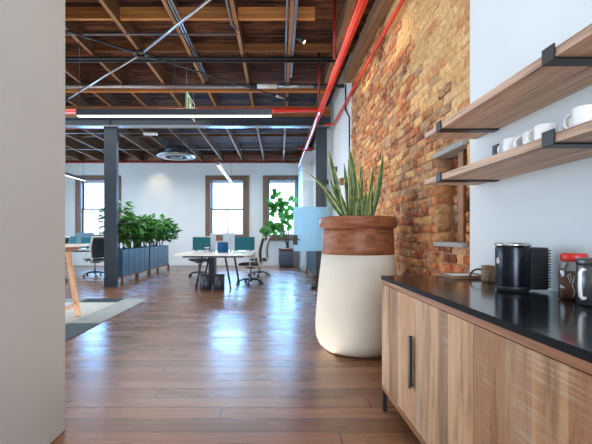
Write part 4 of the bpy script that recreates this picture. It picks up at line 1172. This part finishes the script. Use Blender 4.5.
# ------------------------------------------------------------------ camera and light
cam = bpy.data.cameras.new('camera'); co = bpy.data.objects.new('camera', cam); COL.objects.link(co)
co.location = (0,0,H); co.rotation_euler = (PI/2,0,0)
cam.sensor_width = 36; cam.lens = 36*F/592; cam.shift_x = 24/592; cam.shift_y = 13.5/592; cam.clip_start = .05
scene.camera = co
wd = bpy.data.worlds.new('World'); scene.world = wd; wd.use_nodes = True
nt = wd.node_tree; nt.nodes.clear()
wo = nt.nodes.new('ShaderNodeOutputWorld'); bg = nt.nodes.new('ShaderNodeBackground')
tc = nt.nodes.new('ShaderNodeTexCoord'); sx = nt.nodes.new('ShaderNodeSeparateXYZ'); nt.links.new(tc.outputs['Generated'], sx.inputs[0])
c = ramp(nt, sx.outputs['Z'], [(.0, s2l((150,160,170))), (.02, s2l((235,243,255))), (.5, s2l((170,208,255)))])
nt.links.new(c, bg.inputs[0]); bg.inputs[1].default_value = 3.0; nt.links.new(bg.outputs[0], wo.inputs[0])
def area(name, loc, rot, sx_, sy_, power, col, portal=False, spread=180, spec=1.0):
    l = bpy.data.lights.new(name, 'AREA'); l.shape = 'RECTANGLE'; l.size = sx_; l.size_y = sy_; l.energy = power; l.color = col
    l.spread = math.radians(spread); l.specular_factor = spec
    if portal: l.cycles.is_portal = True
    o = bpy.data.objects.new(name, l); COL.objects.link(o); o.location = loc; o.rotation_euler = rot
    return o
BLUE = (.22,.54,1.0)
for i, (ha, hb) in enumerate(holes):        # daylight at the three back windows, just outside the panes
    area('window_daylight', ((ha+hb)/2, YB+.36, (hz0+hz1)/2), (-PI/2,0,0), hb-ha, hz1-hz0, 260, BLUE)
area('rear_fill', (.1,YR-.3,1.95), (PI/2,0,0), 2.0, 2.7, 220, (.84,.93,1))  # added lamp outside the unseen rear opening, stands in for daylight
area('left_fill', (XL+.1,8.5,2.0), (0,-PI/2,0), 2.2, 9, 520, (.62,.83,1))  # added fill lamp before the solid left wall, stands in for unseen windows
area('corridor_fill', (.1,1.4,4.2), (0,0,0), 1.8, 4.5, 75, (.96,.98,1), spec=.2)
area('studio_fill', (-4.0,6.5,3.85), (0,0,0), 5, 5, 150, (.97,.98,1), spec=.0)
area('floor_bounce_fill', (-1.7,5.4,.012), (PI,0,0), 4.6, 4.6, 140, (1,.90,.80), spec=.0)  # added upward lamp at floor level, stands in for bounced light
area('back_fill', (-2.5,11.5,3.4), (0,0,0), 6, 4, 210, (.92,.96,1), spec=0)
def spotl(name, loc, aim, power, col, ang=60, blend=.8, rad=.05):
    l = bpy.data.lights.new(name, 'SPOT'); l.energy = power; l.color = col; l.spot_size = math.radians(ang); l.spot_blend = blend; l.shadow_soft_size = rad
    o = bpy.data.objects.new(name, l); COL.objects.link(o); o.location = loc
    o.rotation_euler = (Vector(aim)-Vector(loc)).to_track_quat('-Z','Y').to_euler()
spotl('spot_lamp', sp1[0], (1.35,5.6,2.9), 60, (1,.80,.55), 80, .9)
spotl('brick_lamp', (.55,4.0,3.9), (1.36,4.6,2.2), 70, (1,.82,.6), 90, .9)
spotl('back_wall_lamp', (-4.36,14.5,3.6), (-4.36,15.3,2.9), 18, (1,.78,.5), 90, 1.0)
scene.view_settings.view_transform = 'Standard'
scene.view_settings.look = 'None'
scene.cycles.max_bounces = 8
scene.cycles.diffuse_bounces = 4
scene.cycles.transparent_max_bounces = 12
